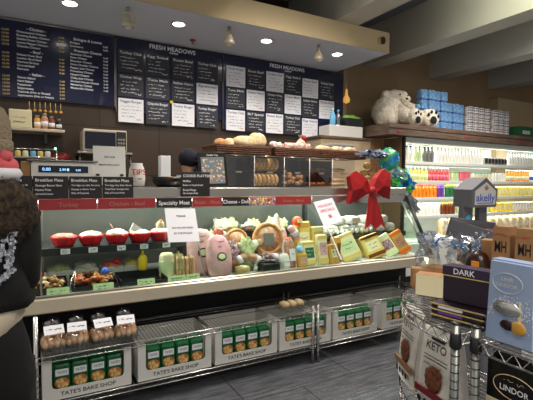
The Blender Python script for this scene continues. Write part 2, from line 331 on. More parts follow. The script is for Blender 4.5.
def mcard(bd, ci, ri, x, z, wd, ht, white):
    lab = '%s menu card, %s row, %s from left, on the %s FRESH MEADOWS board' % ('white' if white else 'black chalk', ROWW[ri], COLW[ci], ['left','right'][bd])
    yb = 4.7035
    o = thing('menu_card', lab, 'menu card', (x, yb, z), group='menu cards on the boards')
    mb = MB().b2(0, wd, -.003, 0, -ht, 0, 'card' if white else 'chalk')
    ink = M['cardlilac'] if white else M['inkw']
    k = bd*100+ci*10+ri
    tl = titles.get((bd,ci,ri), ['Turkey Club','Chicken Wrap','Roast Beef','Italian Hero','Egg Salad','Tuna Melt'][k % 6])
    mb.text(tl, (wd/2, -.004, -.042), ink, .026, align='c', w=wd*.86)
    for j in range(4):
        q = rnd.uniform(.5,.85)*wd
        mb.scribble((.02+rnd.uniform(0,.02), -.004, -.088-j*.036), q, .014, ink, k*7+j, th=.0035)
    mb.scribble((wd*.66, -.004, -ht+.022), wd*.26, .02, 'inkr' if white else 'inkw', k, th=.005)
    mb.build('card_face', o)
for ri in range(3):
    for ci in range(4):
        white = (ci, ri) in ((3,1),(0,2),(2,2))
        mcard(0, ci, ri, .80+.288*ci, (2.822,2.57,2.312)[ri], .262, .235 if ri < 2 else .25, white)
for ri in range(3):
    for ci in range(6):
        if ci == 5 and ri == 2: continue
        mcard(1, ci, ri, 2.035+.272*ci, (2.822,2.565,2.30)[ri] - (.02 if ci > 3 else 0), .25, .245, (ci+ri) % 2 == 0)
yc = thing('yellow_pin', 'small yellow magnet between the chalk cards of the left menu board', 'magnet', (1.37, 4.698, 2.32))
MB().blob((0,0,0), (.02,.006,.018), 'yellow').build('magnet_disc', yc)

# ---------------------------------------------------------------- back counter, shelf, oven
bc = thing('back_counter', 'dark back counter along the tiled wall behind the deli case', 'counter', (0,0,0))
MB().b2(-3, 3.12, 4.36, 4.72, .0, 1.32, 'darksteel', .01).build('cabinet_body', bc)
MB().b2(-3.02, 3.14, 4.32, 4.73, 1.32, 1.36, 'steel', .006).build('worktop', bc)
sh = thing('wall_shelf', 'narrow pale wall shelf below the price board at the left', 'shelf', (0,0,0))
MB().b2(-.9, .27, 4.42, 4.73, 1.885, 1.912, 'bumper', .004).build('shelf_board', sh)
MB().b2(-.3,-.28,4.45,4.72,1.78,1.884,'darksteel').build('bracket', sh); MB().b2(.1,.12,4.45,4.72,1.78,1.884,'darksteel').build('bracket', sh)
o = thing('tan_carton', 'tan paper carton with faint print on the wall shelf', 'box', (-.10, 4.5, 1.9135))
MB().b2(-.08,.1,-.07,.09,0,.16,'cream',.005).scribble((-.05,-.072,.08),.1,.015,'orange',3).scribble((-.05,-.072,.04),.1,.02,'ink',4).build('carton_body', o)
JL = ['amber jar with a silver lid beside the tan carton on the wall shelf', 'tall glass jar in the middle of the wall shelf', 'brown bottle with yellow label on the wall shelf', 'dark jar at the right end of the wall shelf']
for i, (x, r, h, m_) in enumerate(((.045,.028,.13,'amber'), (.105,.03,.15,'sausage'), (.165,.027,.13,'brownj'), (.225,.024,.11,'blackbag'))):
    o = thing('shelf_jar', JL[i], 'jar', (x, 4.52, 1.9135), group='jars on the wall shelf')
    MB().lathe([(r*.9,0),(r,.01),(r,h*.7),(r*.6,h*.82)], m_, 16).build('jar_body', o)
    MB().lathe([(r*.65,h*.82),(r*.65,h)], 'steel', 14).build('lid', o)
    MB().lathe([(r+.0005,h*.2),(r+.0005,h*.5)], 'card', 16).build('label_band', o)
# hanging utensils row above the shelf
for i in range(7):
    x = -.02+.045*i
    o = thing('hanging_ladle', 'small copper ladle hanging under the price board, %s from the left' % ORD[i], 'ladle', (x, 4.66, 2.16), group='copper ladles under the price board')
    MB().tube([(0,0,.03),(0,0,-.045)], .003, 'gold', 5).build('handle', o)
    MB().blob((0,0,-.055), (.016,.012,.014), 'amber', seg=10, ring=6).build('bowl', o)
mo = thing('microwave', 'silver microwave oven with a dark door on the back counter', 'microwave', (.62, 4.5, 1.72))
MB().b2(-.2,.2,-.15,.18,0,.21,'bumper',.008).build('body', mo)
MB().b2(-.185,.09,-.162,-.15,.02,.185,'glow',.004).build('door', mo)
MB().b2(.1,.19,-.158,-.15,.015,.195,'darksteel').build('control_panel', mo)
mb = MB()
for i in range(9): mb.b2(.112+.024*(i%3),.13+.024*(i%3),-.161,-.158,.04+.035*(i//3),.06+.035*(i//3),'steel')
mb.build('buttons', mo)
st = thing('oven_stand', 'low steel stand carrying the microwave', 'stand', (.62, 4.5, 1.36))
mb = MB().b2(-.25,.25,-.17,.2,.335,.357,'steel',.003)
mb.build('stand_top', st)
for sx in (-.23,.23):
    for sy in (-.15,.18): MB().tube([(sx,sy,.0005),(sx,sy,.335)], .012, 'darksteel', 8).build('leg', st)
o = thing('slicer_machine', 'low cream food slicer with a dark knob behind the scale', 'slicer', (.33, 4.53, 1.3615))
MB().b2(-.24,.02,-.06,.15,0,.12,'darksteel',.02).b2(-.22,.03,-.08,.15,.121,.25,'bumper',.03).build('body', o)
MB().blob((-.2,-.11,.20),(.03,.03,.03),'black').build('knob', o)
o = thing('red_cloth', 'crumpled red cloth on top of the slicer', 'cloth', (.24,4.55,1.655))
MB().blob((0,0,.0),(.09,.06,.045),'signred',.5,3,18,10,seed=4).build('cloth_fold', o)
# ---------------------------------------------------------------- refrigerated deli case
dc = thing('deli_case', 'long refrigerated glass-fronted deli counter with red sign strip and steel top ledge', 'deli case', (0,0,0))
X0, X1 = -.75, 3.5
MB().b2(X0, X1, 3.22, 3.86, .1, .62, 'matblack', .005).b2(X0+.03, X1-.03, 3.30, 3.82, .0, .1, 'black').build('base', dc)
MB().b2(X0, X1, 2.89, 3.86, .62, .69, 'black').build('underframe', dc)
MB().b2(X0, X1+.01, 2.862, 2.888, .63, .722, 'bumper', .008).b2(X0, X1+.01, 2.875, 2.91, .722, .735, 'steel', .004).build('bumper_rail', dc)
MB().b2(X0, X1, 2.905, 3.80, .691, .703, 'deck').build('display_deck', dc)
MB().b2(X0, X1, 3.81, 3.86, .69, 1.31, 'back').build('back_panel', dc)
MB().b2(X0, X1+.01, 3.252, 3.87, 1.312, 1.39, 'steel', .006).build('top_ledge', dc)
MB().tube([(X0+.1,3.32,1.29),(X1-.05,3.32,1.29)], .011, 'tube', 8).build('light_tube', dc)
MB().b2(X0+.05,X1-.05,3.30,3.345,1.30,1.311,'white').build('light_rail', dc)
area('case_light', (1.3,3.42,1.30), 19, 4.0, .08, (.97,1,.94), rot=(math.radians(-8),0,0))
area('case_light', (1.3,3.75,1.28), 3, 4.0, .06, (.97,1,.94), rot=(math.radians(-20),0,0))
G0 = (2.915,.737); G1 = (3.245,1.234)
ed = [X0, .035, 1.10, 2.36, X1]
for i in range(4):
    a, b_ = ed[i]+.004, ed[i+1]-.004
    MB().add([(a,G0[0],G0[1]),(b_,G0[0],G0[1]),(b_,G1[0],G1[1]),(a,G1[0],G1[1]),(a,G0[0]+.006,G0[1]),(b_,G0[0]+.006,G0[1]),(b_,G1[0]+.006,G1[1]),(a,G1[0]+.006,G1[1])],
             [[0,1,2,3],[7,6,5,4],[0,4,5,1],[1,5,6,2],[2,6,7,3],[3,7,4,0]], 'clear').build('front_glass', dc)
    if 0 < i: MB().tube([(ed[i],G0[0]-.002,G0[1]),(ed[i],G1[0]-.002,G1[1])], .006, 'steel', 6).build('glass_joint', dc)
MB().prism([(2.915,.735),(3.25,1.24),(3.25,1.31),(3.805,1.31),(3.805,.735)], X1-.008, X1, 'clear', axis='x').build('end_glass', dc)
MB().tube([(X1,2.905,.73),(X1,3.245,1.30)], .018, 'black', 6).tube([(X1-.06,2.905,.73),(X1-.06,3.245,1.25)], .010, 'steel', 6).build('end_frame', dc)
mb = MB().b2(.0,.06,3.45,3.5,.705,1.305,'steel').b2(1.07,1.10,3.45,3.5,.705,1.305,'darksteel').b2(2.37,2.40,3.5,3.55,.705,1.305,'darksteel')
mb.build('shelf_upright', dc)
for a, b_, y, z in ((X0,1.06,3.24,.965), (1.11,2.36,3.42,.985), (2.41,X1-.02,3.22,.925)):
    mb = MB().b2(a, b_, y+.012, min(y+.46,3.8), z-.012, z, 'darksteel').b2(a, b_, y, y+.012, z-.045, z+.006, 'shelfblack')
    mb.build('upper_shelf', dc)
# sign strip pieces
segs = [(X0,.028,'signred',''), (.03,.40,'signred','Turkey'), (.405,.82,'signred','Chicken - Beef'), (.825,1.11,'signdark','Specialty Meat'), (1.115,1.37,'signred','Roast - Meat'), (1.375,1.62,'signdark','Cheese - Deli'), (1.625,1.875,'radicchio',''), (1.88,2.27,'signred','Roast - Meat'), (2.275,X1,'steel','')]
for a, b_, m_, tx in segs:
    mb = MB().b2(a, b_, 3.243, 3.251, 1.236, 1.31, m_)
    if tx: mb.text(tx, ((a+b_)/2, 3.242, 1.258), 'signtext' if m_ == 'signred' else 'inkw', .03, align='c')
    if m_ == 'radicchio':
        for k in range(26): mb.blob((rnd.uniform(a+.02,b_-.02), 3.243, rnd.uniform(1.25,1.298)), (.013,.002,.011), rnd.choice(['cream','orange','sausage','hamdark','cheese']), seg=8, ring=4)
    mb.build('sign_strip', dc)
# ---- labels along the case
def wtag(x, y, z, w, h, m_, lab, nm='price_tag', lean=.25, gr='price tags in the deli case'):
    o = thing(nm, lab, 'price tag', (x, y, z), rot=(-lean,0,0), group=gr)
    MB().b2(-w/2, w/2, -.002, 0, 0, h, m_).scribble((-w*.36,-.003,h*.58), w*.7, h*.16, 'ink', int(x*99)).scribble((-w*.3,-.003,h*.25), w*.5, h*.2, 'ink', int(x*77)).build('tag_card', o)
for i, x in enumerate((-.02, .19, .37, .565, .73, .90)):
    wtag(x, 3.232, .928, .06, .036, 'card', 'small white price tag on the black shelf lip, %s from the left' % ORD[i], lean=0)
for i, (x, w_) in enumerate(((.13,.13), (.40,.13), (.68,.12), (.90,.13), (1.02,.10))):
    wtag(x, 2.945, .704, w_, .06, 'tag', 'pale green price sign at the foot of the case glass, %s from the left' % ORD[i])
# ---- red salad bowls
BL = ['red fluted bowl heaped with pink-red salad, leftmost on the upper case shelf', 'red fluted bowl of creamy salad, next to the pink-red one', 'red fluted bowl of white salad with a wooden spoon, third from the left', 'red fluted bowl of white salad with a folded white napkin in it, fourth from left', 'red fluted bowl topped with a garnished white salad, nearest the white paper notice']
for i, x in enumerate((.19, .37, .555, .725, .885)):
    o = thing('salad_bowl', BL[i], 'bowl', (x, 3.36, .966), group='red salad bowls')
    MB().lathe([(.058,.0),(.07,.02),(.084,.06),(.086,.075),(.078,.075),(.066,.03),(.0,.02)], 'bowlred', 48, flute=14, fa=.035).build('bowl_body', o)
    MB().blob((0,0,.068), (.078,.078,.028+.006*(i%3)), 'salsa' if i == 0 else 'salad', .25, 4, 20, 10, seed=i+2).build('salad', o)
    if i == 2: MB().tube([(.0,0,.07),(-.05,.0,.15)], [.007,.005], 'sausage', 6).build('spoon', o)
    if i == 3: MB().prism([(-.08,.09),(-.05,.15),(.02,.10)], -.02, .0, 'card').build('napkin', o)
    if i == 4: MB().blob((.0,0,.125),(.03,.03,.035),'breadp',.3,4,seed=9).blob((.005,-.005,.158),(.013,.013,.012),'orange').build('garnish', o)
# ---- pans on the deck, left bay
def pan(x0, x1, lab, food, m_, hgt=.07):
    o = thing('food_pan', lab, 'pan', ((x0+x1)/2, 3.12, .7045), group='black pans in the left bay')
    w = (x1-x0)/2; mb = MB()
    mb.b2(-w,w,-.14,.14,0,.006,'black').b2(-w,w,-.14,-.134,.006,hgt*.6,'black').b2(-w,w,.134,.14,.006,hgt,'black').b2(-w,-w+.006,-.134,.134,.006,hgt*.8,'black').b2(w-.006,w,-.134,.134,.006,hgt*.8,'black')
    mb.build('pan_body', o)
    if food:
        f = MB(); r = random.Random(int(x0*100)+5)
        for k in range(60):
            f.blob((r.uniform(-w+.025,w-.025), r.uniform(-.11,.11), r.uniform(.03,.085)), (r.uniform(.014,.03), r.uniform(.012,.022), r.uniform(.009,.018)), r.choice(m_), .5, 3, 8, 5, seed=k)
        g = f.build(food, None, (o.location.x, 3.12, .7045)); tag(g, lab.split(' holding ')[1], 'food', kind='stuff')
pan(-.11, .195, 'black pan holding pale roasted pieces in a browned heap', 'roasted_pieces', ['roast','roast','breadp','roast2'])
pan(.215, .50, 'black pan holding dark glazed meat and browned vegetables', 'glazed_meat', ['roast2','roast','roast2','orange'])
pan(.52, .84, 'empty black pan right of the glazed meat', None, None, .06)
o = thing('blue_lid', 'small round blue lid on the glazed meat pan', 'cup', (.43, 3.1, .800))  # small domed blue lid, filed with the cups
MB().lathe([(.026,0),(.028,.012),(.018,.03),(.008,.036)], 'blue', 16).build('cup_body', o)
o = thing('serving_tongs', 'steel tongs leaning between the two food pans', 'tongs', (.205, 3.0, .712), rot=(-.4,.25,0))
MB().tube([(-.008,0,0),(-.012,.0,.07),(0,0,.14)], .004, 'chrome', 6).tube([(.008,0,0),(.014,.0,.07),(0,0,.14)], .004, 'chrome', 6).build('tong_arms', o)
# back row tubs
TB = [('hampink','orange tub of red relish at the back left of the left bay',-.02,'orange'), ('x','clear tub of pale green salad behind the roasted pieces',.16,'lettuce'), ('x','clear tub of chopped salad behind the glazed meat',.34,'salad'), ('x','clear tub with a red tomato heap behind the empty pan',.52,'salsa'), ('x','clear tub of yellow egg salad beside the squeeze bottle',.68,'cheese')]
for i, (_, lab, x, m_) in enumerate(TB):
    o = thing('deli_tub', lab, 'tub', (x, 3.42, .7045), group='tubs in the left bay')
    MB().b2(-.08,.08,-.1,.1,0,.09,'white' if i else 'orange',.012).build('tub_body', o)
    MB().blob((0,0,.095),(.072,.09,.035),m_,.4,4,16,8,seed=i+20).build('filling', o)
o = thing('tomato_half', 'bright red tomato on the clear tub in the left bay', 'tomato', (.545,3.33,.835))
MB().blob((0,0,.0),(.03,.03,.022),'bowlred').build('tomato_flesh', o)
o = thing('squeeze_bottle', 'yellow squeeze bottle standing in the left bay of the case', 'bottle', (.725, 3.26, .763))
MB().lathe([(.03,0),(.034,.01),(.034,.09),(.02,.115)], 'yellow', 18).build('bottle_body', o)
MB().lathe([(.012,.116),(.010,.13),(.004,.15)], 'yellow', 12).build('nozzle', o)
o = thing('deli_roll', 'whole wrapped white deli roll standing on end in the left bay', 'deli roll', (.885, 3.17, .7045))
MB().lathe([(.05,0),(.056,.02),(.058,.12),(.055,.17),(.04,.19)], 'cream', 22).build('wrapper', o)
MB().lathe([(.058,.05),(.0595,.055),(.0595,.13),(.058,.135)], 'pale', 22).build('label_band', o)
SL = ['cut sandwich half stood upright with lettuce and brown crust, right of the white deli roll', 'cut sandwich half with dark filling next to the case joint', 'cut sandwich half with pale filling behind the other sandwich halves']
for i, (x, y) in enumerate(((.975,3.12), (1.04,3.1), (1.0,3.26))):
    o = thing('sandwich_half', SL[i], 'sandwich', (x, y, .7045), rz=.3*i-.2, group='sandwich halves')
    MB().box((-.022,0,.085),(.02,.07,.16),'bread',.012).box((.022,0,.085),(.02,.07,.16),'bread',.012).build('bread_slices', o)
    MB().blob((0,0,.085),(.014,.036,.085),'lettuce' if i != 1 else 'hamdark',.4,6,seed=i).build('filling', o)
# leaf garnish along the glass foot: countless leaves
g = MB(); r = random.Random(3)
for k in range(430):
    x = r.uniform(.9, 3.35) if r.random() < .8 else r.uniform(0.0, .9)
    c = Vector((x, r.uniform(2.945,2.985), .705)); a = r.uniform(0,6.28); d = Vector((math.cos(a)*.016, math.sin(a)*.008, r.uniform(.012,.035))); q = Vector((-math.sin(a),math.cos(a),0))*.008
    g.add([c-q, c+q*.3+d*.6, c+d, c-q*.3+d*.5], [[0,1,2,3]], 'green')
tag(g.build('garnish_leaves'), 'green plastic leaf garnish running along the foot of the case glass', 'garnish', kind='stuff')
g = MB()
for k in range(16):
    g.blob((r.uniform(1.45,2.15), r.uniform(3.48,3.72), r.uniform(1.0,1.04)), (r.uniform(.04,.07),.05,r.uniform(.03,.075)), r.choice(['lettuce','cream','greyb','salad']), .8, 4, 12, 8, seed=k)
tag(g.build('lettuce_bed'), 'heap of curly lettuce on the upper shelf of the middle bay', 'lettuce', kind='stuff')

# ---- meats and cheeses, middle and right bay
def lay(nm, lab, cat, x, y, z, rot, parts, group=None):
    o = thing(nm, lab, cat, (x, y, z), rot=rot, group=group)
    for pn, mb in parts: mb.build(pn, o)
    return o
def ham(x, y, rz, lab, s=1.):
    mb = MB().lathe([(.05*s,0),(.09*s,.02*s),(.098*s,.12*s),(.095*s,.2*s),(.08*s,.26*s),(.05*s,.295*s),(.01,.305*s)], 'hampink', 24, sy=.6)
    lb = MB().ell((0,-.0605*s,.135*s), .036*s, .03*s, 'ink').ell((0,-.0615*s,.135*s), .027*s, .021*s, 'pale').scribble((-.02*s,-.063*s,.20*s), .045*s, .012*s, 'ink', 8).scribble((-.035*s,-.063*s,.235*s), .07*s, .012, 'ink', 5)
    lay('packaged_ham', lab, 'ham', x, y, .7045, (-.32,0,rz), [('wrapped_meat', mb), ('label', lb)], 'packaged hams')
ham(1.165, 3.14, -.12, 'pink rounded packaged ham, the one standing behind at the left of the middle bay', 1.22)
ham(1.27, 3.02, 0, 'large pink packaged ham at the very front of the middle bay', 1.08)
lay('cheese_tub','clear tub of shredded yellow cheese at the front, right of the packaged hams','tub',1.445,3.0,.7045,(0,0,0),[('tub_body',MB().lathe([(.06,0),(.072,.06),(.072,.075)],'wrap',22)),('filling',MB().blob((0,0,.04),(.06,.06,.035),'cheese',.3,6,seed=3))])
lay('radicchio_head','purple radicchio head behind the yellow cheese tub','radicchio',1.385,3.17,.7045,(0,0,0),[('leaves',MB().blob((0,0,.12),(.09,.08,.12),'radicchio',.7,4,20,12,seed=5))])
lay('lettuce_head','pale curly lettuce head standing right of the radicchio','lettuce',1.545,3.17,.7045,(0,0,0),[('leaves',MB().blob((0,0,.11),(.095,.07,.13),'lettuce',.8,4,20,12,seed=8))])
lay('lettuce_head','small bright lettuce tuft above the front ham','lettuce',1.325,3.30,.7045,(0,0,0),[('leaves',MB().blob((0,0,.15),(.07,.07,.15),'lettuce',.8,4,16,10,seed=18)),('tomato',MB().blob((.03,-.02,.31),(.05,.04,.04),'salsa',.6,4,seed=12))])
lay('roast_half','cut roast with browned rind and pink face, left of the bigger round roast','roast',1.52,3.30,.80,(-.2,0,0),[('meat',MB().lathe([(.08,-.03),(.10,0),(.10,.06)],'hamdark',22,T=Matrix.Rotation(PI/2,4,'X')@Matrix.Translation((0,.12,0)))),('rind',MB().tube([(.1*math.cos(a),-.05,.12+.1*math.sin(a)) for a in [2*PI*k/20 for k in range(20)]],.016,'rind',8,closed=True)),('paper_wrap',MB().b2(-.08,.08,-.02,.06,-.094,.02,'salad',.01))],'cut roasts')
lay('roast_half','large round cut roast with a tan rind and dark centre label','roast',1.80,3.26,.81,(-.2,0,0),[('meat',MB().lathe([(.10,-.03),(.13,0),(.13,.07)],'hamdark',24,T=Matrix.Rotation(PI/2,4,'X')@Matrix.Translation((0,.12,0)))),('rind',MB().tube([(.128*math.cos(a),-.058,.12+.128*math.sin(a)) for a in [2*PI*k/24 for k in range(24)]],.022,'rind',8,closed=True)),('label',MB().b2(-.05,.05,-.078,-.0705,.07,.17,'greyb')),('paper_wrap',MB().b2(-.09,.09,-.02,.06,-.104,.0,'salad',.01))],'cut roasts')
lay('olive_tub','low black tub of dark olives in front of the large roast','tub',1.70,3.03,.7045,(0,0,0),[('tub_body',MB().b2(-.085,.085,-.05,.05,0,.075,'black',.01)),('olives',MB().blob((0,0,.08),(.075,.045,.02),'blackbag',.5,6,seed=4))])
for i,(x,y,h,m_,lab,top) in enumerate(((1.745,3.20,.15,'radicchio','short marbled sausage half right of the olive tub','hamdark'),(1.85,3.02,.14,'whitebag','small white netted sausage end standing right of the olives','hampink'),(1.95,3.08,.26,'sausage','tall tan salami with a rounded orange top, standing upright','orange'),(2.0,3.30,.34,'hampink','pink wrapped bologna chub standing behind the tall salami','hamdark'),(1.87,3.36,.27,'hamdark','small pink ham chub behind the round roast','hampink'))):
    rr=.045 if i!=3 else .06
    lay('sausage_chub',lab,'sausage',x,y,.7045,(-.2,0,0),[('casing',MB().lathe([(rr*.8,0),(rr,.012),(rr*1.02,h*.5),(rr*.95,h*.8),(rr*.6,h*.96),(.004,h)],m_,18)),('label',MB().b2(-rr*.6,rr*.6,-rr-.004,-rr+.006,h*.2,h*.6,'card').scribble((-rr*.5,-rr-.005,h*.4),rr,.012,'inkr',i)),('tip',MB().blob((0,0,h*.93),(rr*.7,rr*.7,h*.07),top,seg=14))],'sausages')
lay('cheese_ball','round orange cheese ball on the tallest heap in the middle bay','cheese',2.13,3.27,1.08,(0,0,0),[('rind',MB().blob((0,0,0),(.048,.048,.045),'orange')),('label',MB().b2(-.025,.025,-.054,-.046,-.01,.02,'cream'))])
for i,(x,y,z,l,m_,a,lab) in enumerate(((1.62,3.10,.79,.17,'hamdark',.5,'short cured sausage lying across the lettuce left of the olive tub'),(1.46,3.10,.80,.15,'sausage',-.5,'knobbly dried sausage lying above the yellow cheese tub'),(1.80,3.12,.79,.18,'radicchio',.2,'dark red sausage lying in front of the large round roast'),(1.66,3.22,.90,.16,'breadp',-.3,'pale sausage lying between the two cut roasts'),(1.40,3.32,.98,.15,'rind',.3,'tan sausage lying high behind the radicchio'),(2.06,3.22,.98,.16,'hampink',.9,'pink sausage leaning under the orange cheese ball'))):
    lay('cured_sausage',lab,'sausage',x,y,z,(0,a,0),[('casing',MB().tube([(-l/2,0,0),(-l*.42,0,0),(0,-.01,.008),(l*.42,0,0),(l/2,0,0)],[.012,.03,.034,.03,.012],m_,12)),('label',MB().tube([(-.02,-.009,.007),(.02,-.009,.007)],.0355,'card',14))],'cured sausages lying in the middle bay')
lay('cheese_cone','white paper-wrapped cone of cheese behind the tall salami','cheese',1.96,3.36,.98,(0,0,0),[('wrapper',MB().lathe([(.07,0),(.075,.02),(.02,.15),(.004,.17)],'salad',14,smooth=False))])
def pack(x, y, z, w, h, d, m_, lab, rot, lm='card', nm='cheese_pack', tx=None, grp='wrapped cheese packs', lab2='ink', band=None):
    b = MB().box((0,0,h/2),(w,d,h),m_,min(.012,d*.2))
    l = MB().b2(-w*.36,w*.36,-d/2-.0015,-d/2-.0002,h*.3,h*.72,lm).scribble((-w*.28,-d/2-.003,h*.55),w*.56,h*.07,lab2,int(x*50)).scribble((-w*.2,-d/2-.003,h*.4),w*.4,h*.06,lab2,int(x*51))
    if tx: l.text(tx,(0,-d/2-.003,h*.8),lab2,h*.1,align='c',w=w*.8)
    if band: l.b2(-w*.48,w*.48,-d/2-.0018,-d/2-.0002,h*.06,h*.2,band).b2(-w*.48,w*.48,-d/2-.0018,-d/2-.0002,h*.84,h*.95,band)
    lay(nm,lab,'cheese',x,y,z,rot,[('wrapper',b),('label',l)],grp)
pack(2.03,3.02,.7045,.10,.12,.06,'amber','small amber cheese pack under the light blue ball',(-.2,0,.1),'hampink')
lay('cheese_ball','small light blue wrapped cheese ball on a small pack','cheese',2.015,3.05,.86,(0,0,0),[('rind',MB().blob((0,0,0),(.034,.034,.032),'ltblue')),('label',MB().b2(-.015,.015,-.038,-.033,-.01,.01,'card'))])
pack(2.13,3.07,.7045,.125,.215,.07,'cream','white and green cheese pack right of the light blue ball',(-.22,0,.0),'boxgreen',lab2='inkw',band='cheese')
pack(2.21,3.27,.7045,.15,.37,.08,'cheese','tall yellow cheese block at the back of the stack',(-.15,0,.0),'cream',band='amber')
pack(2.35,3.24,.7045,.13,.32,.08,'cheese','second tall yellow block, behind the narrow labelled pack',(-.15,0,.05),'card',band='cream')
pack(2.27,3.05,.7045,.10,.27,.06,'cream','narrow upright cheese pack with a purple label, in front of the yellow blocks',(-.2,0,-.08),'hampink',band='cheese')
pack(2.38,3.03,.7045,.11,.18,.06,'amber','amber cheese pack standing by the bay joint',(-.25,0,.1),'cream')
pack(2.49,3.10,.7045,.10,.23,.06,'amber','orange-brown cheese pack left of the big leaning cream pack',(-.25,0,.15),'brownj')
pack(2.62,3.06,.7045,.20,.27,.10,'cream','big cream cheese pack leaning left against the amber one',(-.45,-.32,-.2),'pale',band='cheese')
pack(2.93,3.07,.7045,.20,.24,.10,'cheese','yellow cheese pack with dark side leaning in the middle of the right bay',(-.45,-.30,-.2),'cream',band='brownj')
pack(3.17,3.09,.7045,.15,.24,.05,'cream','pale leaning pack near the right end of the case',(-.45,-.42,-.1),'radicchio',band='pale')
pack(3.37,3.12,.7045,.15,.26,.08,'amber','bright orange-yellow cheese pack at the right end of the case',(-.4,-.40,-.1),'sausage',band='orange')
pack(2.72,3.42,.7045,.15,.17,.1,'cheese','yellow wheel pack at the back of the right bay, left',(-.1,0,0),'cream')
pack(2.95,3.42,.7045,.17,.18,.1,'cream','pale block at the back of the right bay, middle',(-.1,0,0),'amber')
pack(3.18,3.42,.7045,.14,.17,.1,'amber','amber block at the back of the right bay, right',(-.1,0,0),'cream')
WL=['white wrapped cheese log on the upper right shelf, leftmost','white wrapped cheese log on the upper right shelf, second','white wrapped cheese log on the upper right shelf, under the bow ribbons','white wrapped cheese log on the upper right shelf, fourth','white wrapped cheese log on the upper right shelf, fifth','white wrapped cheese log on the upper right shelf, rightmost']
for i in range(6):
    lay('cheese_log',WL[i],'cheese',2.56+.15*i,3.34,.9255,(0,0,.1*(i%3)-.1),[('wrapper',MB().box((0,0,.045),(.125,.16,.09),'white',.03,seg=2)),('label',MB().b2(-.04,.04,-.082,-.079,.025,.06,'card').scribble((-.03,-.083,.035),.06,.012,'inkr',i))],'white cheese logs')
for i in range(4):
    lay('cheese_log','white wrapped cheese log stacked on top of the upper shelf row, %s from the left'%ORD[i],'cheese',2.66+.19*i,3.36,1.018,(0,0,.1*(i%2)),[('wrapper',MB().box((0,0,.04),(.14,.15,.08),'white',.03,seg=2))],'white cheese logs')
for i in range(9):
    lay('egg','white egg in a row on the upper shelf lip of the right bay','egg',2.52+.062*i,3.255,.957,(0,0,0),[('shell',MB().blob((0,0,0),(.024,.022,.028),'milk',seg=12,ring=8))],'eggs along the right bay shelf')

# ---- things fixed to the front glass
def paper(nm, lab, cat, c, w, h, lines, lean, rz=0, m_='card', roll_=0, red=()):
    o = thing(nm, lab, cat, c, rot=(-lean, roll_, rz))
    mb = MB().b2(-w/2, w/2, -.003, 0, -h/2, h/2, m_)
    for k, (tx, z, hh) in enumerate(lines): mb.text(tx, (0, -.0045, z), 'inkr' if k in red else 'ink', hh, align='c')
    mb.build('sheet', o); return o
paper('paper_notice','white paper notice taped to the case glass between the salad bowls and hams','notice',(.985,3.105,1.11),.24,.275,[('PLEASE',.065,.016),('ALL SALADS SOLD',-.03,.014),('BY THE POUND',-.075,.014)],.5,roll_=.03)
paper('paper_notice','white paper sign with red words on the middle of the case front','notice',(2.40,3.16,1.165),.22,.25,[('HOLIDAY',.055,.028),('SPECIALS',.005,.028),('*',-.095,.07)],.5,roll_=-.17,red=(0,1,2))
o = thing('sign_stake','thin white plastic stake under the red-lettered sign','stake',(2.37,2.92,.76),rot=(-.55,-.10,0))
MB().b2(-.006,.006,-.003,0,0,.36,'white').build('stake_rod',o)
# ---------------------------------------------------------------- on the ledge
def blackcard(x, z, w, h, lab, lines, y=3.247, lean=0, rz=0):
    o = thing('chalk_sign', lab, 'sign', (x, y, z), rot=(-lean,0,rz), group='black chalk signs on the ledge')
    mb = MB().b2(0, w, -.006, 0, 0, h, 'signdark', .002)
    for k, (tx, zz, hh) in enumerate(lines): mb.text(tx, (.014, -.008, zz), 'inkw', hh)
    mb.build('sign_face', o)
L1 = [('Three Eggs any style',.088,.014),('Sausage, Bacon',.058,.014),('or Ham & Toast',.032,.012)]
blackcard(-.21,1.315,.205,.155,'black chalk sign partly hidden behind the fur hood, leftmost on the ledge',[('Lunch Plate',.118,.02)]+L1)
blackcard(.0,1.315,.215,.155,'black Breakfast Plate chalk sign directly below the scale',[('Breakfast Plate',.118,.02),('Sausage Bacon Ham',.085,.014),('Home Fries',.055,.014),('Served til noon',.028,.012)])
blackcard(.22,1.315,.215,.155,'black Breakfast Plate chalk sign between the scale and the white paper holder',[('Breakfast Plate',.118,.02),('Two Eggs any style, Pancakes',.088,.011),('Sausage or Bacon, Toast',.06,.011),('Side of Potatoes',.032,.012)])
blackcard(.44,1.315,.215,.155,'black Breakfast Plate chalk sign under the white paper holder',[('Breakfast Plate',.118,.02),('Two Eggs Any Style, Bacon',.088,.012),('Toast Roll, Sausage Link',.06,.012),('Side of French Fries',.032,.012)])
blackcard(1.02,1.32,.24,.195,'black chalk sign right of the black tray, leaning on the framed picture',[('COOKIE PLATTERS',.155,.02),('Muffins',.115,.016),('Butter or Fresh Bread',.085,.013),('Bread Rings',.045,.016),('Marmalade Rolls',.02,.013)],y=3.243)
o = thing('deli_scale','wide white deli scale with a dark digital display facing the shoppers','scale',(.20,3.6,1.392))
MB().b2(-.21,.215,-.16,.16,.05,.185,'white',.014).build('housing',o)
MB().b2(-.165,.165,-.164,-.158,.105,.155,'glow',.002).text('0.00',(-.14,-.166,.118),'led',.022).text('2.99',(-.03,-.166,.118),'led',.018).b2(.02,.034,-.166,-.164,.118,.136,'led').text('0.00',(.08,-.166,.118),'led',.014).build('display',o)
MB().b2(-.235,.235,-.17,.18,.187,.197,'steel',.004).build('weighing_plate',o)
mb=MB()
for sx in(-.17,.17):
    for sy in(-.12,.12): mb.tube([(sx,sy,0),(sx,sy,.05)],.02,'black',10)
mb.build('feet',o)
o = thing('wood_block','small pale wooden block at the left end of the scale','block',(-.045,3.55,1.392)); MB().b2(-.03,.03,-.03,.03,0,.185,'kraft',.004).build('block_body',o)
o = thing('spice_rack','small wire rack of bright jars with a green light beside the wall shelf','rack',(.03,4.3,1.362))
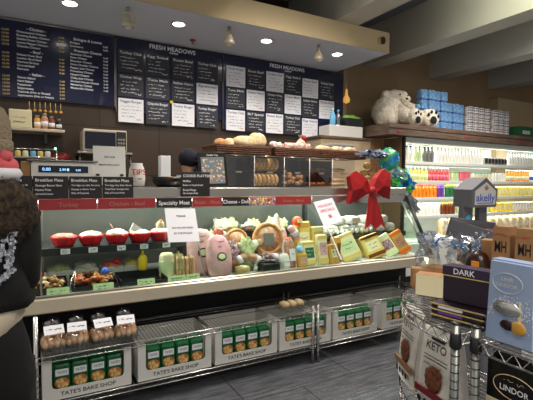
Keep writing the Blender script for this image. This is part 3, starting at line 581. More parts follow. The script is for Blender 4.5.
MB().tube([(-.22,-.05,.28),(.16,-.05,.28),(.16,.05,.28),(-.22,.05,.28)],.004,'chrome',5,closed=True).tube([(-.22,-.05,0),(-.22,-.05,.35),(.16,-.05,.35),(.16,-.05,0)],.005,'chrome',5).b2(-.22,.16,-.05,.05,.27,.276,'steel').build('rack_frame',o)
MB().blob((.15,-.06,.36),(.010,.008,.010),'greenled').build('indicator_light',o)
for i,m_ in enumerate(('yellow','cheese','cream','ltblue','cheese','white')):
    k=thing('spice_jar','small %s jar, %s from the left in the wire rack'%(('yellow','golden','cream','light blue','pale yellow','white')[i],ORD[i]),'jar',(-.17+.058*i,4.3,1.6385),group='jars in the wire rack')
    MB().lathe([(.02,0),(.023,.008),(.023,.05),(.017,.06)],m_,14).build('jar_body',k); MB().lathe([(.019,.06),(.019,.075)],'black',12).build('lid',k)
o = thing('paper_holder','upright white paper notice with small text standing on the ledge by the scale','notice',(.52,3.44,1.392),rot=(-.08,0,0))
MB().b2(-.118,.118,-.004,0,.08,.315,'white').text('TRY OUR',(0,-.0055,.225),'ink',.013,align='c').text('MADE FRESH DAILY',(0,-.0055,.165),'ink',.012,align='c').build('sheet',o)
MB().b2(-.118,.118,-.03,.05,0,.012,'black').b2(-.118,.118,-.003,.003,.012,.08,'white').b2(-.10,-.075,-.012,-.005,.085,.10,'black').b2(.075,.10,-.012,-.005,.085,.10,'black').build('base',o)
o = thing('tip_jar','white tip jar with red TIPS lettering on the ledge','jar',(.76,3.62,1.392))
MB().lathe([(.045,0),(.062,.01),(.068,.07),(.06,.15),(.045,.185),(.048,.195)],'white',24).build('jar_body',o)
MB().text('TIPS',(0,-.069,.10),'inkr',.045,align='c').scribble((-.03,-.069,.06),.06,.012,'ink',5).build('lettering',o)
o = thing('black_tray','oval black plastic tray on the ledge right of the tip jar','tray',(1.0,3.5,1.392))
MB().lathe([(.10,0),(.14,.045),(.155,.085),(.148,.085),(.13,.045),(.0,.012)],'black',28,sy=.7).build('tray_body',o)
o = thing('orange_roll','small orange roll lying in the black tray','bread',(1.0,3.5,1.45)); MB().blob((0,0,.005),(.05,.03,.028),'amber').build('roll_crust',o)
o = thing('napkin_box','tall narrow white dispenser standing behind the black tray','dispenser',(1.02,3.72,1.392))
MB().b2(-.045,.045,-.04,.04,0,.27,'card',.004).build('box_body',o)
o = thing('coffee_cup','white paper cup behind the black tray','cup',(1.17,3.72,1.392))
MB().lathe([(.03,0),(.04,.10),(.042,.103),(.038,.103)],'white',18).build('cup_body',o)
o = thing('picture_frame','tilted black framed picture of assorted cookies on the ledge','picture frame',(1.36,3.40,1.395),rot=(-.12,-.04,0))
MB().b2(-.13,.13,-.012,0,0,.3,'black',.004).b2(-.02,.02,0,.05,0,.2,'black').build('frame',o)
mb=MB().b2(-.105,.105,-.0145,-.0125,.025,.255,'greyb').text('Cookie Tray',(0,-.0165,.265),'inkw',.014,align='c')
for k in range(60): mb.blob((rnd.uniform(-.095,.095),-.0145,rnd.uniform(.035,.24)),(rnd.uniform(.006,.014),.002,rnd.uniform(.005,.012)),rnd.choice(['breadp','sausage','ltblue','hampink','cookie','white']),seg=8,ring=4)
mb.build('picture',o)
# pastry bins
PB=[(1.475,1.795,'empty clear pastry bin at the left end of the row'),(1.80,2.12,'clear pastry bin with two rows of round biscuits standing on edge'),(2.125,2.415,'clear pastry bin full of small brown nut pastries'),(2.42,2.70,'clear pastry bin with dark pastries, fourth in the row'),(2.705,3.0,'clear pastry bin with long stacked rolls behind the red bow')]
for i,(a,b_,lab) in enumerate(PB):
    w=b_-a; o=thing('pastry_bin',lab,'display bin',(a,3.5,1.392),group='clear pastry bins')
    MB().b2(0,w,0,.42,0,.006,'acrylic').b2(0,.006,0,.42,.006,.285,'acrylic').b2(w-.006,w,0,.42,.006,.285,'acrylic').b2(0,w,.40,.42,.006,.285,'greyb').b2(0,w,0,.42,.286,.292,'acrylic').b2(.006,w-.006,.05,.40,.14,.145,'acrylic').build('bin_shell',o)
    d=MB().b2(.008,w-.008,-.004,0,.01,.28,'acrylic').build('door',o)
    MB().b2(w/2-.03,w/2+.03,-.016,-.004,.13,.145,'steel').build('door_handle',d)
    MB().tube([(0,-.002,.288),(w,-.002,.288)],.005,'steel',5).tube([(0,-.002,0.004),(0,-.002,.288)],.004,'white',5).build('edge_trim',o)
c0=None
for row in range(2):
    for i in range(6):
        lab='round biscuit standing on edge, %s from the left in the %s biscuit row'%(ORD[i],['lower','upper'][row]); loc=(1.835+.046*i,3.60,1.465+.142*row+(-.006 if row==0 else .003))
        if not c0:
            c0=thing('biscuit',lab,'biscuit',loc,group='round biscuits in the clear bin',rz=.25)
            MB().lathe([(.045,-.012),(.062,-.008),(.064,0),(.062,.008),(.045,.012)],'cookie',22,T=Matrix.Rotation(PI/2,4,'Y')).build('crumb',c0)
        else: dup(c0,loc,lab,rz=.25)
p0=None
for k in range(22):
    loc=(2.165+.05*(k%5)+.01*(k%2),3.57+.05*((k//5)%2),1.398+.028+.045*(k//10)+(.02 if k%3 else 0))
    lab='small brown nut pastry in the heap in the third pastry bin'
    if not p0:
        p0=thing('nut_pastry',lab,'pastry',loc,group='nut pastries heaped in the third bin'); MB().blob((0,0,0),(.028,.026,.022),'pastry',.4,4,12,8,seed=3).build('crust',p0)
    else: dup(p0,loc,lab,rz=k)
p1=None
for k in range(10):
    loc=(2.45+.05*(k%5),3.60,1.42+.148*(k//5)); lab='dark filled pastry in the fourth pastry bin'
    if not p1:
        p1=thing('dark_pastry',lab,'pastry',loc,group='dark pastries in the fourth bin'); MB().blob((0,0,0),(.023,.03,.02),'roast2',.3,4,12,8,seed=6).build('crust',p1)
    else: dup(p1,loc,lab,rz=k)
for k in range(3):
    o=thing('long_roll','long pale roll in the fifth pastry bin, %s from the bottom'%ORD[k],'bread',(2.85,3.6,1.42+[0,.045,.148][k]),group='long rolls in the fifth bin'); MB().blob((0,0,0),(.11,.035,.021),'breadp').build('crust',o)
o=thing('round_loaf_tray','low clear dish right of the pastry bins','dish',(3.28,3.6,1.392)); MB().lathe([(.12,0),(.15,.03),(.145,.03),(.11,.006)],'acrylic',24).build('dish_body',o)
for k,(x,y,z) in enumerate(((3.19,3.58,.07),(3.27,3.56,.072),(3.35,3.58,.07),(3.22,3.6,.155),(3.31,3.58,.158),(3.27,3.6,.235))):
    o=thing('round_loaf','small round golden loaf stacked behind the red bow, %s of the pile'%('lower left','lower middle','lower right','middle left','middle right','topmost')[k].replace(' of the pile',''),'bread',(x,y,1.392+z),group='round loaves behind the bow'); MB().blob((0,0,0),(.05,.045,.038),'cookie',.12,3,16,10,seed=k,).build('crust',o)
# baskets on top of the bins
bk=None
for i,(x,w,lab) in enumerate(((1.70,.56,'brown wicker basket holding two big pale loaves, leftmost'),(2.28,.52,'brown wicker basket with small wrapped pastries, middle'),(2.86,.60,'brown wicker basket with long wrapped rolls, rightmost'))):
    o=thing('wicker_basket',lab,'basket',(x,3.68,1.688),group='wicker baskets on the pastry bins'); w/=2
    mb=MB().b2(-w,w,-.17,.17,0,.012,'wicker').b2(-w,w,-.18,-.162,.0,.075,'wicker',.006).b2(-w,w,.162,.18,.0,.075,'wicker',.006).b2(-w,-w+.016,-.165,.165,.0,.085,'wicker',.006).b2(w-.016,w,-.165,.165,.0,.085,'wicker',.006)
    mb.build('woven_body',o)
    mb=MB()
    for sy in (-.182,): 
        for r_ in range(4): mb.tube([(-w+2*w*t/24, sy-(.004 if (t+r_)%2 else 0), .012+.018*r_) for t in range(25)],.006,'wicker',5)
    mb.tube([(-w,-.172,.078),(w,-.172,.078),(w,.172,.078),(-w,.172,.078)],.009,'wicker',6,closed=True).build('rim',o)
for k,(x,y,z,r3,lab) in enumerate(((1.76,3.62,.125,(.14,.07,.065),'large floury loaf lying across the left wicker basket'),(1.90,3.64,.15,(.11,.065,.08),'large floury loaf with slash marks, on top at the right of the left basket'),(1.51,3.62,.10,(.08,.06,.055),'dark seeded roll at the left end of the left basket'),(1.62,3.66,.11,(.09,.06,.055),'pale roll in the left basket behind the seeded roll'))):
    o=thing('loaf',lab,'bread',(x,y,1.702+z-.02),rz=.3*k,group='loaves in the left basket'); MB().blob((0,0,0),r3,'pastry' if k==2 else 'breadp',.12,3,20,12,seed=k).build('crust',o)
    if k<2:
        mb=MB()
        for q in (-.5,-.1,.3): mb.tube([(r3[0]*q,-r3[1]*.5,r3[2]*.75),(r3[0]*(q+.15),r3[1]*.3,r3[2]*.9)],.006,'bread',5)
        mb.build('slash_marks',o)
for k in range(6):
    o=thing('wrapped_pastry','wrapped pastry in the middle basket, %s from the left'%ORD[k],'pastry',(2.07+.082*k,3.62+.03*(k%2),1.702+.09),rz=k,group='wrapped pastries in the middle basket'); MB().blob((0,0,0),(.048,.05,.042),'sugar',.5,3,14,9,seed=k+4).build('wrapped_dough',o)
o=thing('gift_cone','red and clear cone-shaped bag standing in the middle basket','bag',(2.42,3.66,1.76)); MB().lathe([(.09,.0),(.06,.07),(.015,.13),(.03,.16)],'sugar',12,smooth=False).build('bag_body',o); MB().blob((0.02,-.02,.13),(.03,.03,.03),'bow').build('tie',o)
for k in range(6):
    o=thing('wrapped_roll','long wrapped roll in the right basket, %s from the left'%ORD[k],'bread',(2.64+.09*k,3.60+.04*(k%2),1.702+.085),rz=.4*(k%3)-.3,group='wrapped rolls in the right basket'); MB().blob((0,0,0),(.075,.04,.035),'sugar' if k%2 else 'breadp',.3,3,16,9,seed=k+14).build('wrapped_crust',o)
o=thing('long_loaf','long grey-brown wrapped baguette lying on the right basket','bread',(3.0,3.76,1.84)); MB().blob((0,0,0),(.20,.05,.035),'greyb',.1,3,20,9,sq=.7).build('crust',o)
o=thing('grey_case','small grey box standing on the counter behind the middle basket','box',(2.30,4.5,1.3615)); MB().b2(-.06,.06,-.05,.05,0,.46,'darksteel',.004).build('box_body',o)

# ---- bow and balloons
o=thing('gift_bow','big glittery red gift bow fixed to the upper case glass','bow',(2.89,3.20,1.36))
mb=MB()
def loop(sx,tilt,sz):
    pts_o=[(0,.0),(.06,.10),(.16,.155),(.235,.10),(.215,-.02),(.235,-.14),(.15,-.10),(.05,-.03)]
    n=len(pts_o); fr=[(sx*px*sz,-.075-.02*math.sin(i*2),pz*sz+tilt*px) for i,(px,pz) in enumerate(pts_o)]; bk_=[(sx*px*sz*.95,.0,pz*sz*.92+tilt*px) for px,pz in pts_o]
    c1=(sx*.12*sz,-.105,.02+tilt*.1)
    vs=fr+bk_+[c1]; fs=[[i,(i+1)%n,2*n] for i in range(n)]+[[i,i+n,(i+1)%n+n,(i+1)%n] for i in range(n)]+[[i+n for i in range(n)][::-1]]
    return MB().add(vs,fs,'bow')
loop(-1,.12,1.12).build('bow_loop',o); loop(1,.30,1.12).build('bow_loop',o)
MB().blob((0,-.09,0),(.04,.035,.045),'bow',.2,3).build('knot',o)
for sx,l in((-.5,.36),(1,.37)):
    x1=.09*sx+.0; 
    MB().add([(-.025+sx*.01,-.09,-.02),(.03+sx*.01,-.09,-.02),(x1+.075,-.115,-l),(x1+.02,-.118,-l+.045),(x1-.05,-.11,-l-.01),(-.025+sx*.01,-.08,-.02),(.03+sx*.01,-.08,-.02),(x1+.075,-.10,-l),(x1+.02,-.103,-l+.045),(x1-.05,-.095,-l-.01)],[[0,4,3,2,1],[5,6,7,8,9],[0,1,6,5],[1,2,7,6],[2,3,8,7],[3,4,9,8],[4,0,5,9]],'bow').build('ribbon_tail',o)
o=thing('foil_balloon','round green and blue foil balloon beside the dairy cabinet end','balloon',(3.50,3.5,1.69))
MB().blob((0,0,0),(.15,.06,.14),'foilgreen',.18,3,24,14,seed=2).build('balloon_skin',o)
MB().tube([(-.02,0,-.12),(-.05,-.02,-.2),(-.03,-.05,-.28)],.004,'white',5).build('string',o)
o=thing('foil_balloon','half-deflated navy and silver foil balloon on the right basket end','balloon',(3.20,3.44,1.745))
MB().blob((0,0,0),(.19,.07,.045),'foilblue',.6,4,26,14,seed=5,smooth=False).build('balloon_skin',o)
o=thing('foil_balloon','crumpled green and silver foil balloon drooping over the case corner','balloon',(3.55,3.38,1.42))
MB().blob((0,0,.02),(.19,.09,.10),'foilgreen',.9,5,26,14,seed=11,T=Matrix.Rotation(.5,4,'Y'),smooth=False).blob((-.06,-.02,.10),(.10,.06,.06),'foilsilver',.9,5,20,12,seed=12,smooth=False).blob((.16,-.03,-.10),(.22,.06,.06),'foilsilver',.8,4,20,12,seed=17,T=Matrix.Rotation(.6,4,'Y'),smooth=False).build('balloon_skin',o)
o=thing('white_carton','plain white flat carton on the shelf end near the menu board','box',(3.60,4.55,2.035)); MB().b2(-.23,.33,-.12,.12,0,.15,'carton',.006).build('carton_body',o)
cb=thing('end_shelf_unit','cream boxed cabinet between the pastry bins and the dairy case','cabinet',(3.7,4.55,0))
MB().b2(-.5,.33,-.17,.17,0,2.0,'tan',.004).build('cabinet_body',cb); MB().b2(-.52,.34,-.19,.17,2.0,2.033,'wood',.003).build('top_board',cb)
o=thing('plastic_bottle','small clear blue plastic bottle standing on the white carton','bottle',(3.47,4.5,2.186)); MB().lathe([(.03,0),(.04,.02),(.038,.13),(.015,.18),(.015,.20)],'ltblue',16).build('bottle_body',o); MB().lathe([(.017,.20),(.017,.222)],'white',12).build('cap',o)
o=thing('plastic_bottle','second small clear bottle, right of the blue one on the white carton','bottle',(3.56,4.5,2.186)); MB().lathe([(.025,0),(.033,.02),(.03,.13),(.013,.17),(.013,.19)],'cello',16).build('bottle_body',o); MB().lathe([(.015,.19),(.015,.21)],'ltblue',12).build('cap',o)
o=thing('greens_tub','long black tub holding greens on the shelf end beside the bear','tub',(3.79,4.55,2.186)); MB().b2(-.14,.16,-.11,.10,0,.11,'black',.01).build('tub_body',o); MB().blob((.02,0,.12),(.13,.09,.05),'green',.6,5,16,9,seed=3).build('greens',o)
o=thing('hanging_lamp','small glowing amber wall lamp by the right edge of the menu boards','lamp',(3.86,4.70,2.60))
MB().lathe([(.012,.14),(.02,.06),(.05,0),(.045,-.04),(.01,-.06)],mat('amber_lamp',(220,170,90),.5,emit=(255,190,100),es=.35),18).build('lamp_shade',o); MB().tube([(0,0,.14),(0,.0,.22),(0,.035,.24)],.005,'gold',6).build('arm',o)
# ---------------------------------------------------------------- wire racks in front of the case
def zig(mb, pts, z0, z1, pitch, r, m, T=None):
    L=[0]
    for a,b in zip(pts,pts[1:]): L.append(L[-1]+(Vector(b)-Vector(a)).length)
    n=max(2,int(L[-1]/pitch)); out=[]
    for i in range(n+1):
        s=L[-1]*i/n; j=0
        while j<len(L)-2 and L[j+1]<s: j+=1
        t=(s-L[j])/(L[j+1]-L[j]); a=Vector(pts[j]); b=Vector(pts[j+1]); p=a.lerp(b,t); out.append((p.x,p.y,z0 if i%2 else z1))
    mb.tube(out,r,m,4)
def wire_shelf(x0,x1,y0,y1,z):
    mb=MB(); r=.0032
    n=int((x1-x0)/.025)
    for i in range(n+1):
        x=x0+(x1-x0)*i/n; mb.tube([(x,y0,z),(x,y1,z)],.002,'chrome',4,cap=False)
    for y in (y0+.02,(y0+y1)/2,y1-.02): mb.tube([(x0,y,z-.006),(x1,y,z-.006)],.003,'chrome',5)
    for zz in (z,z-.032): mb.tube([(x0,y0,zz),(x1,y0,zz),(x1,y1,zz),(x0,y1,zz)],r,'chrome',6,closed=True)
    for pts in ([(x0,y0),(x1,y0)],[(x0,y0),(x0,y1)],[(x1,y0),(x1,y1)]): zig(mb,[(a,b,0) for a,b in pts],z-.031,z-.001,.022,.002,'chrome')
    return mb
RL=['chrome wire shelving rack standing under the left part of the deli case','chrome wire shelving rack continuing to the right of the double posts']
for i,(x0,x1) in enumerate(((.0,1.935),(1.985,3.35))):
    o=thing('wire_rack',RL[i],'rack',(0,0,0),group='low wire racks')
    for z in (.135,.415):
        wire_shelf(x0,x1,2.725,3.175,z).build('wire_shelf',o)
    for x in (x0,x1):
        for y in (2.722,3.178):
            mb=MB().tube([(x,y,.012),(x,y,(.66 if i==0 and x==x0 else .46))],.0125,'chrome',10)
            for k in range(12): mb.tube([(x,y,.04+.035*k),(x,y,.043+.035*k)],.0135,'darksteel',10)
            mb.lathe([(.016,0),(.018,.006),(.012,.012)],'black',12,c=(x,y,0)); mb.build('post',o)
# cookie trays
CW=['leftmost','second','third','fourth','fifth','sixth']
bag0=None; tray0=None
for i,x in enumerate((.030,.577,1.112,1.640,2.155,2.70)):
    w=.505 if i<3 else (.485 if i!=3 else .49)
    lab='white cardboard cookie tray on the bottom rack shelf, %s'%('leftmost, below the clear bread bags' if i==0 else 'second from the left' if i==1 else 'third from the left' if i==2 else 'just left of the double posts' if i==3 else 'first right of the double posts' if i==4 else 'partly behind the round bag rack')
    o=thing('cookie_tray',lab,'carton',(x,2.745,.139),group='white cookie trays')
    hh=.245; d=.36
    # front panel with rounded-bottom window
    wz0,wz1=.065,.235; wx0,wx1=.05,w-.045; fr=[(0,0),(w,0),(w,hh),(wx1,hh),(wx1,wz0+.025),(wx1-.008,wz0+.006),(wx1-.025,wz0),(wx0+.025,wz0),(wx0+.008,wz0+.006),(wx0,wz0+.025),(wx0,hh),(0,hh)]
    vs=[(a,0,b) for a,b in fr]+[(a,.003,b) for a,b in fr]; quads=[[0,1,6,7],[1,2,3,4],[1,4,5,6],[0,7,8,9],[0,9,10,11]]
    fs=quads+[[q+12 for q in f][::-1] for f in quads]+[[k,(k+1)%12,(k+1)%12+12,k+12] for k in range(12)]
    mb=MB().add(vs,fs,'carton').b2(0,w,.003,d,0,.003,'carton').b2(0,.003,.003,d,.003,hh,'carton').b2(w-.003,w,.003,d,.003,hh,'carton').b2(0,w,d,d+.003,0,hh,'carton')
    mb.build('tray_body',o)
    MB().text("TATE'S BAKE SHOP",(w/2,-.0015,.022),'ink',.024,align='c',w=w*.62).build('lettering',o)
    for k in range(4):
        bx=x+.055+(w-.10)/8+k*(w-.10)/4; lab='green cookie bag in the %s white tray, %s'%(CW[i],('leftmost in its window','second in its window','third in its window','rightmost in its window')[k])
        if i==3 and k==3: pass
        if not bag0:
            bag0=thing('cookie_bag',lab,'cookie bag',(bx,2.82,.143),group='green cookie bags')
            bd=MB(); bd.box((0,0,.1),(.100,.10,.2),'cookiegreen',.018,seg=2); bd.b2(-.045,.045,-.01,.01,.19,.225,'cookiegreen',.003); bd.build('bag_body',bag0)
            MB().b2(-.036,.036,-.0525,-.0505,.128,.168,'card').text("TATE'S",(0,-.0535,.142),'boxgreen',.016,align='c',w=.055).build('label',bag0)
            pc=MB(); pc.ell((0,-.052,.085),.041,.032,'cookiepic').ell((.006,-.0527,.072),.03,.02,'cookie').ell((-.012,-.0529,.098),.022,.014,'cookie').b2(-.040,.040,-.0518,-.0506,.022,.046,'card'); pc.build('cookie_picture',bag0)
        else: dup(bag0,(bx,2.82,.143),lab)
# bread bags on the top shelf
bb=None
for i,(x,rz) in enumerate(((.095,.05),(.225,-.05),(.37,.08),(.515,-.1))):
    lab='clear bag of rolls, white label, on top rack shelf, %s'%('leftmost by the rack post','second from the left','third from the left','rightmost, tied end upright')[i]
    if not bb:
        bb=thing('bread_bag',lab,'bread bag',(x,2.83,.419),rz=rz,group='clear bags of rolls'); bb.scale=(1.2,1.15,1.15)
        MB().box((0,0,.012),(.115,.16,.018),'wrap',.004).blob((0,-.005,.055),(.066,.085,.048),'wrap',.15,3,18,12,seed=2,sq=.5).blob((0,.09,.11),(.04,.03,.035),'cello',.5,4,14,9,seed=6).build('wrapper',bb)
        mb=MB()
        for k in range(4): mb.blob((-.039+.026*k,-.0,.042+.004*(k%2)),(.02,.07,.030),'bread',.1,3,12,8,seed=k)
        mb.build('rolls',bb)
        MB().box((0,0,0),(.09,.06,.0015),'card',T=Matrix.Translation((0,-.035,.114))@Matrix.Rotation(.55,4,'X')).scribble((-.035,-.0,0),.07,.01,'ink',3,up=(0,.85,.5),T=Matrix.Translation((0,-.04,.1135))).build('label',bb)
    else: dup(bb,(x,2.83,.419),lab,rz=rz,scale=(1.2,1.15,1.15))
o=thing('clamshell','clear plastic clamshell of bread rolls on the rack shelf left of the double posts','food container',(1.82,2.86,.419))
MB().b2(-.12,.12,-.09,.09,0,.045,'wrap',.01).b2(-.11,.11,-.08,.08,.046,.075,'wrap',.012).build('container',o)
mb=MB()
for k in range(3): mb.blob((-.07+.07*k,0,.04),(.036,.06,.028),'breadp',.15,3,14,9,seed=k)
mb.build('rolls',o)
o=thing('paper_scrap','small crumpled pale paper scrap on the slate floor','litter',(2.55,2.25,.002)); MB().blob((0,0,.006),(.06,.03,.008),'cream',.9,5,12,6,seed=2,smooth=False).blob((.08,.02,.004),(.02,.02,.005),'cream',.9,5,10,5,seed=3,smooth=False).build('paper_fold',o)

# ---------------------------------------------------------------- dairy case
dy=thing('dairy_case','long open dairy refrigerator with lit shelves and dark wood header','refrigerator',(0,0,0))
DX0,DX1=4.10,10.2
MB().b2(4.42,DX1,4.95,5.0,.15,2.06,'fridge').b2(4.40,DX1,4.12,5.0,.0,.15,'black').b2(4.40,DX1,4.10,5.0,.15,.60,'white',.01).build('cabinet_body',dy)
MB().b2(4.13,4.42,4.5,5.0,0,2.06,'kraft',.003).b2(4.385,4.42,4.161,4.499,.1,2.06,'endwood').b2(4.385,4.42,4.12,4.16,.1,2.06,'black',.003).build('end_panel',dy)
mb=MB().b2(4.05,DX1,4.06,5.0,2.066,2.215,'wood',.004).b2(4.05,DX1,4.055,4.075,2.15,2.157,'black')
mb.build('wood_header',dy)
mb=MB()
for x in (5.55,6.9): mb.b2(x,x+.04,4.052,4.06,2.10,2.13,'inkr')
mb.b2(4.2,4.24,4.052,4.06,2.10,2.13,'inkr').build('header_labels',dy)
MB().b2(4.425,DX1,4.14,4.30,1.985,2.062,'fridge',.004).build('light_canopy',dy)
MB().tube([(4.45,4.33,2.02),(DX1-.1,4.33,2.02)],.016,'tube',8).build('light_tube',dy)
area('fridge_light',(6.6,4.35,1.99),24,4.3,.1,(.97,1,.92),rot=(math.radians(0),0,0))
SZ=[1.73,1.465,1.225,.97,.62]
for z in SZ[:4]:
    MB().b2(4.425,DX1,4.17,4.9,z-.016,z,'white').b2(4.425,DX1,4.155,4.17,z-.035,z+.006,'fridge',.002).build('shelf',dy)
    MB().tube([(4.45,4.20,z-.024),(DX1-.1,4.20,z-.024)],.006,'tube',6).build('shelf_light',dy)
    area('fridge_light',(6.6,4.22,z-.036),6,4.3,.04,(.97,1,.92),rot=(math.radians(15),0,0))
MB().b2(4.425,DX1,4.14,4.9,.60,.618,'fridge').build('bottom_deck',dy)
for k,(x,a) in enumerate(((5.9,.05),(6.85,-.08))):
    o=thing('shelf_flag','white paper flag sticking out from the second dairy shelf, %s'%('left of the house-shaped sign top' if k==0 else 'far right'),'price flag',(x,4.145,1.44)); MB().b2(-.03,.03,-.004,0,0,.10,'card',.002).build('flag_card',o)
# products: name, label, cat, rows
def prod(kind,body,lab):
    if kind=='bottle': return [('bottle_body',MB().lathe([(.026,0),(.031,.008),(.031,.09),(.026,.11),(.013,.14),(.013,.155)],body,12)),('cap',MB().lathe([(.016,.155),(.016,.175)],'white',10)),('label',MB().lathe([(.0316,.03),(.0316,.085)],lab,12))]
    if kind=='tall': return [('bottle_body',MB().lathe([(.03,0),(.034,.01),(.034,.13),(.028,.16),(.014,.19),(.014,.205)],body,12)),('cap',MB().lathe([(.017,.205),(.017,.225)],lab,10))]
    if kind=='tub': return [('tub_body',MB().lathe([(.03,0),(.036,.06),(.036,.062)],body,12)),('lid',MB().lathe([(.038,.062),(.038,.07)],lab,12))]
    if kind=='pack': return [('wrapper',MB().box((0,0,.06),(.075,.05,.12),body,.01)),('label',MB().b2(-.03,.03,-.027,-.0255,.03,.09,lab))]
    if kind=='jar': return [('jar_body',MB().lathe([(.028,0),(.032,.01),(.032,.10),(.024,.12)],body,12)),('lid',MB().lathe([(.026,.12),(.026,.138)],lab,10))]
    if kind=='bag': return [('bag_body',MB().blob((0,0,.075),(.085,.06,.075),body,.25,3,12,8,seed=4,sq=.6)),('label',MB().box((0,-.058,.08),(.07,.004,.05),lab))]
runs=[
 (0,'tall','milk','blue',404,412,'small milk bottle with blue cap at the left end of the top dairy shelf'),
 (0,'tall','pale','pale',413,421,'pale green bottle on the top dairy shelf near its left end'),
 (0,'tall','greyb','boxgreen',422,434,'grey-green bottle on the top dairy shelf, left of the long run of white bottles'),
 (0,'tall','milk','cream',435,482,'white cream bottle in the long middle run on the top dairy shelf'),
 (0,'pack','greyb','darksteel',483,506,'dark grey pack on the top dairy shelf'),
 (0,'tall','milk','ltblue',507,545,'tall white bottle at the right end of the top dairy shelf'),
 (1,'bottle','ltblue','blue',402,408,'blue drink bottle at the left end of the second dairy shelf'),
 (1,'bottle','drinkY','pale',409,427,'yellow drink bottle with white cap on the second dairy shelf'),
 (1,'bottle','drinkR','pink',428,450,'pink-red drink bottle with white cap on the second dairy shelf'),
 (1,'tub','pale','green',451,459,'green tub on the second dairy shelf'),
 (1,'tub','pink','inkr',460,471,'pink and red tub on the second dairy shelf'),
 (1,'tub','cream','teal',472,490,'cream tub on the second dairy shelf, left of the tall white cups'),
 (1,'tub','milk','white',491,504,'white tub on the second dairy shelf above the house-shaped sign'),
 (1,'bottle','drinkO','cream',505,528,'orange drink bottle toward the right of the second dairy shelf'),
 (1,'bottle','milk','blue',529,545,'blue and white bottle at the right end of the second dairy shelf'),
 (2,'jar','drinkO','drinkR',411,436,'orange juice bottle with red cap on the third dairy shelf'),
 (2,'jar','purple','purple',437,445,'purple bottle on the third dairy shelf'),
 (2,'jar','boxgreen','yellow',446,455,'green bottle on the third dairy shelf beside the purple ones'),
 (2,'jar','drinkO','white',456,467,'orange bottle with white cap on the third dairy shelf'),
 (2,'pack','drinkY','cream',495,545,'pale yellow pack on the third dairy shelf, right of the house-shaped sign'),
 (3,'jar','milk','milk',411,441,'white carton-like jar on the fourth dairy shelf'),
 (3,'jar','brownj','yellow',442,457,'brown jar with yellow lid on the fourth dairy shelf'),
 (3,'jar','pale','milk',458,490,'pale jar on the fourth dairy shelf behind the grey sign post'),
 (3,'pack','yellow','cream',491,512,'bright yellow pack on the fourth dairy shelf'),
 (3,'pack','noodle','card',513,545,'tan pack at the right end of the fourth dairy shelf'),
 (4,'bag','noodle','card',440,545,'bag of pale noodles on the bottom deck of the dairy case'),
]
def pxX(px,Y):
    d=fw*f_+r2*(px-266.5)+u2*(200-170); return d.x*Y/d.y
for row,kind,bm_,lb,a,b_,lab in runs:
    y=4.24 if row<4 else 4.26; x0=pxX(a,y); x1=pxX(b_,y); st={'bag':.19,'pack':.085}.get(kind,.076); n=max(1,int(round((x1-x0)/st))); p0=None
    for k in range(n):
        loc=(x0+st*.5+k*st,y,SZ[row]+.001)
        if loc[0]<4.47: continue
        nm={'bottle':'drink_bottle','tall':'milk_bottle','tub':'yogurt_tub','pack':'dairy_pack','jar':'juice_jar','bag':'noodle_bag'}[kind]
        if p0 is None:
            p0=thing(nm,lab,kind if kind not in('tall',) else 'bottle',loc,group=lab+'s')
            for pn,mb in prod(kind,bm_,lb): mb.build(pn,p0)
            if kind in('tall','bottle') : pass
            p0.scale=(1,1,{0:1.0,1:1.12,2:1.35,3:1.3,4:1.9}[row] if kind!='tub' else 2.0)
        else: dup(p0,loc,lab)
# top of the dairy case
o=thing('teddy_bear','huge cream teddy bear slumped on the dairy case with black paw pads toward the aisle','plush toy',(4.58,4.40,2.217))
MB().blob((-.13,.10,.22),(.23,.21,.23),'plush',.12,4,28,18,seed=1).blob((-.30,-.02,.13),(.13,.14,.15),'plush',.15,4,22,14,seed=12).build('body',o)
h=MB().blob((.03,.12,.43),(.23,.18,.13),'plush',.12,4,28,18,seed=2).build('head',o)
MB().blob((-.17,.10,.46),(.075,.06,.07),'plush',.1,4,seed=3).build('ear',h); MB().blob((.21,.12,.44),(.07,.06,.08),'plush',.1,4,seed=4).build('ear',h)
MB().blob((.03,-.04,.39),(.07,.06,.05),'plush').blob((.03,-.10,.40),(.02,.015,.015),'plushblack').blob((-.05,-.05,.46),(.012,.01,.012),'plushblack').blob((.10,-.05,.46),(.012,.01,.012),'plushblack').build('face',h)
MB().tube([(-.1,.0,.26),(0,-.1,.16),(.06,-.16,.13)],[.10,.11,.10],'plush',14).build('leg',o)
l=MB().blob((.07,-.2,.13),(.115,.08,.13),'plush',.08,4,22,14,seed=6).build('foot',o)
MB().blob((.07,-.275,.09),(.05,.012,.05),'plushblack').blob((.03,-.272,.175),(.018,.012,.022),'plushblack').blob((.075,-.272,.195),(.018,.012,.022),'plushblack').blob((.12,-.272,.17),(.018,.012,.022),'plushblack').build('paw_pad',l)
MB().tube([(.05,.05,.18),(.22,-.06,.15),(.34,-.14,.14)],[.10,.12,.11],'plush',14).build('leg',o)
l=MB().blob((.40,-.18,.14),(.17,.09,.14),'plush',.08,4,24,16,seed=7).build('foot',o)
MB().blob((.39,-.268,.11),(.065,.012,.055),'plushblack').blob((.30,-.258,.18),(.022,.012,.025),'plushblack').blob((.35,-.265,.22),(.022,.012,.025),'plushblack').blob((.44,-.265,.22),(.022,.012,.025),'plushblack').blob((.49,-.258,.17),(.022,.012,.025),'plushblack').build('paw_pad',l)
MB().tube([(.14,.08,.36),(.24,-.02,.30),(.30,-.05,.27)],[.06,.06,.05],'plush',12).build('arm',o)
o=thing('blue_ribbon','pale blue ribbon knot resting between the bear head and its foot','ribbon',(4.74,4.22,2.505)); MB().blob((0,0,.0),(.045,.03,.035),'ltblue',.5,3,seed=3).build('knot',o)
tp=None
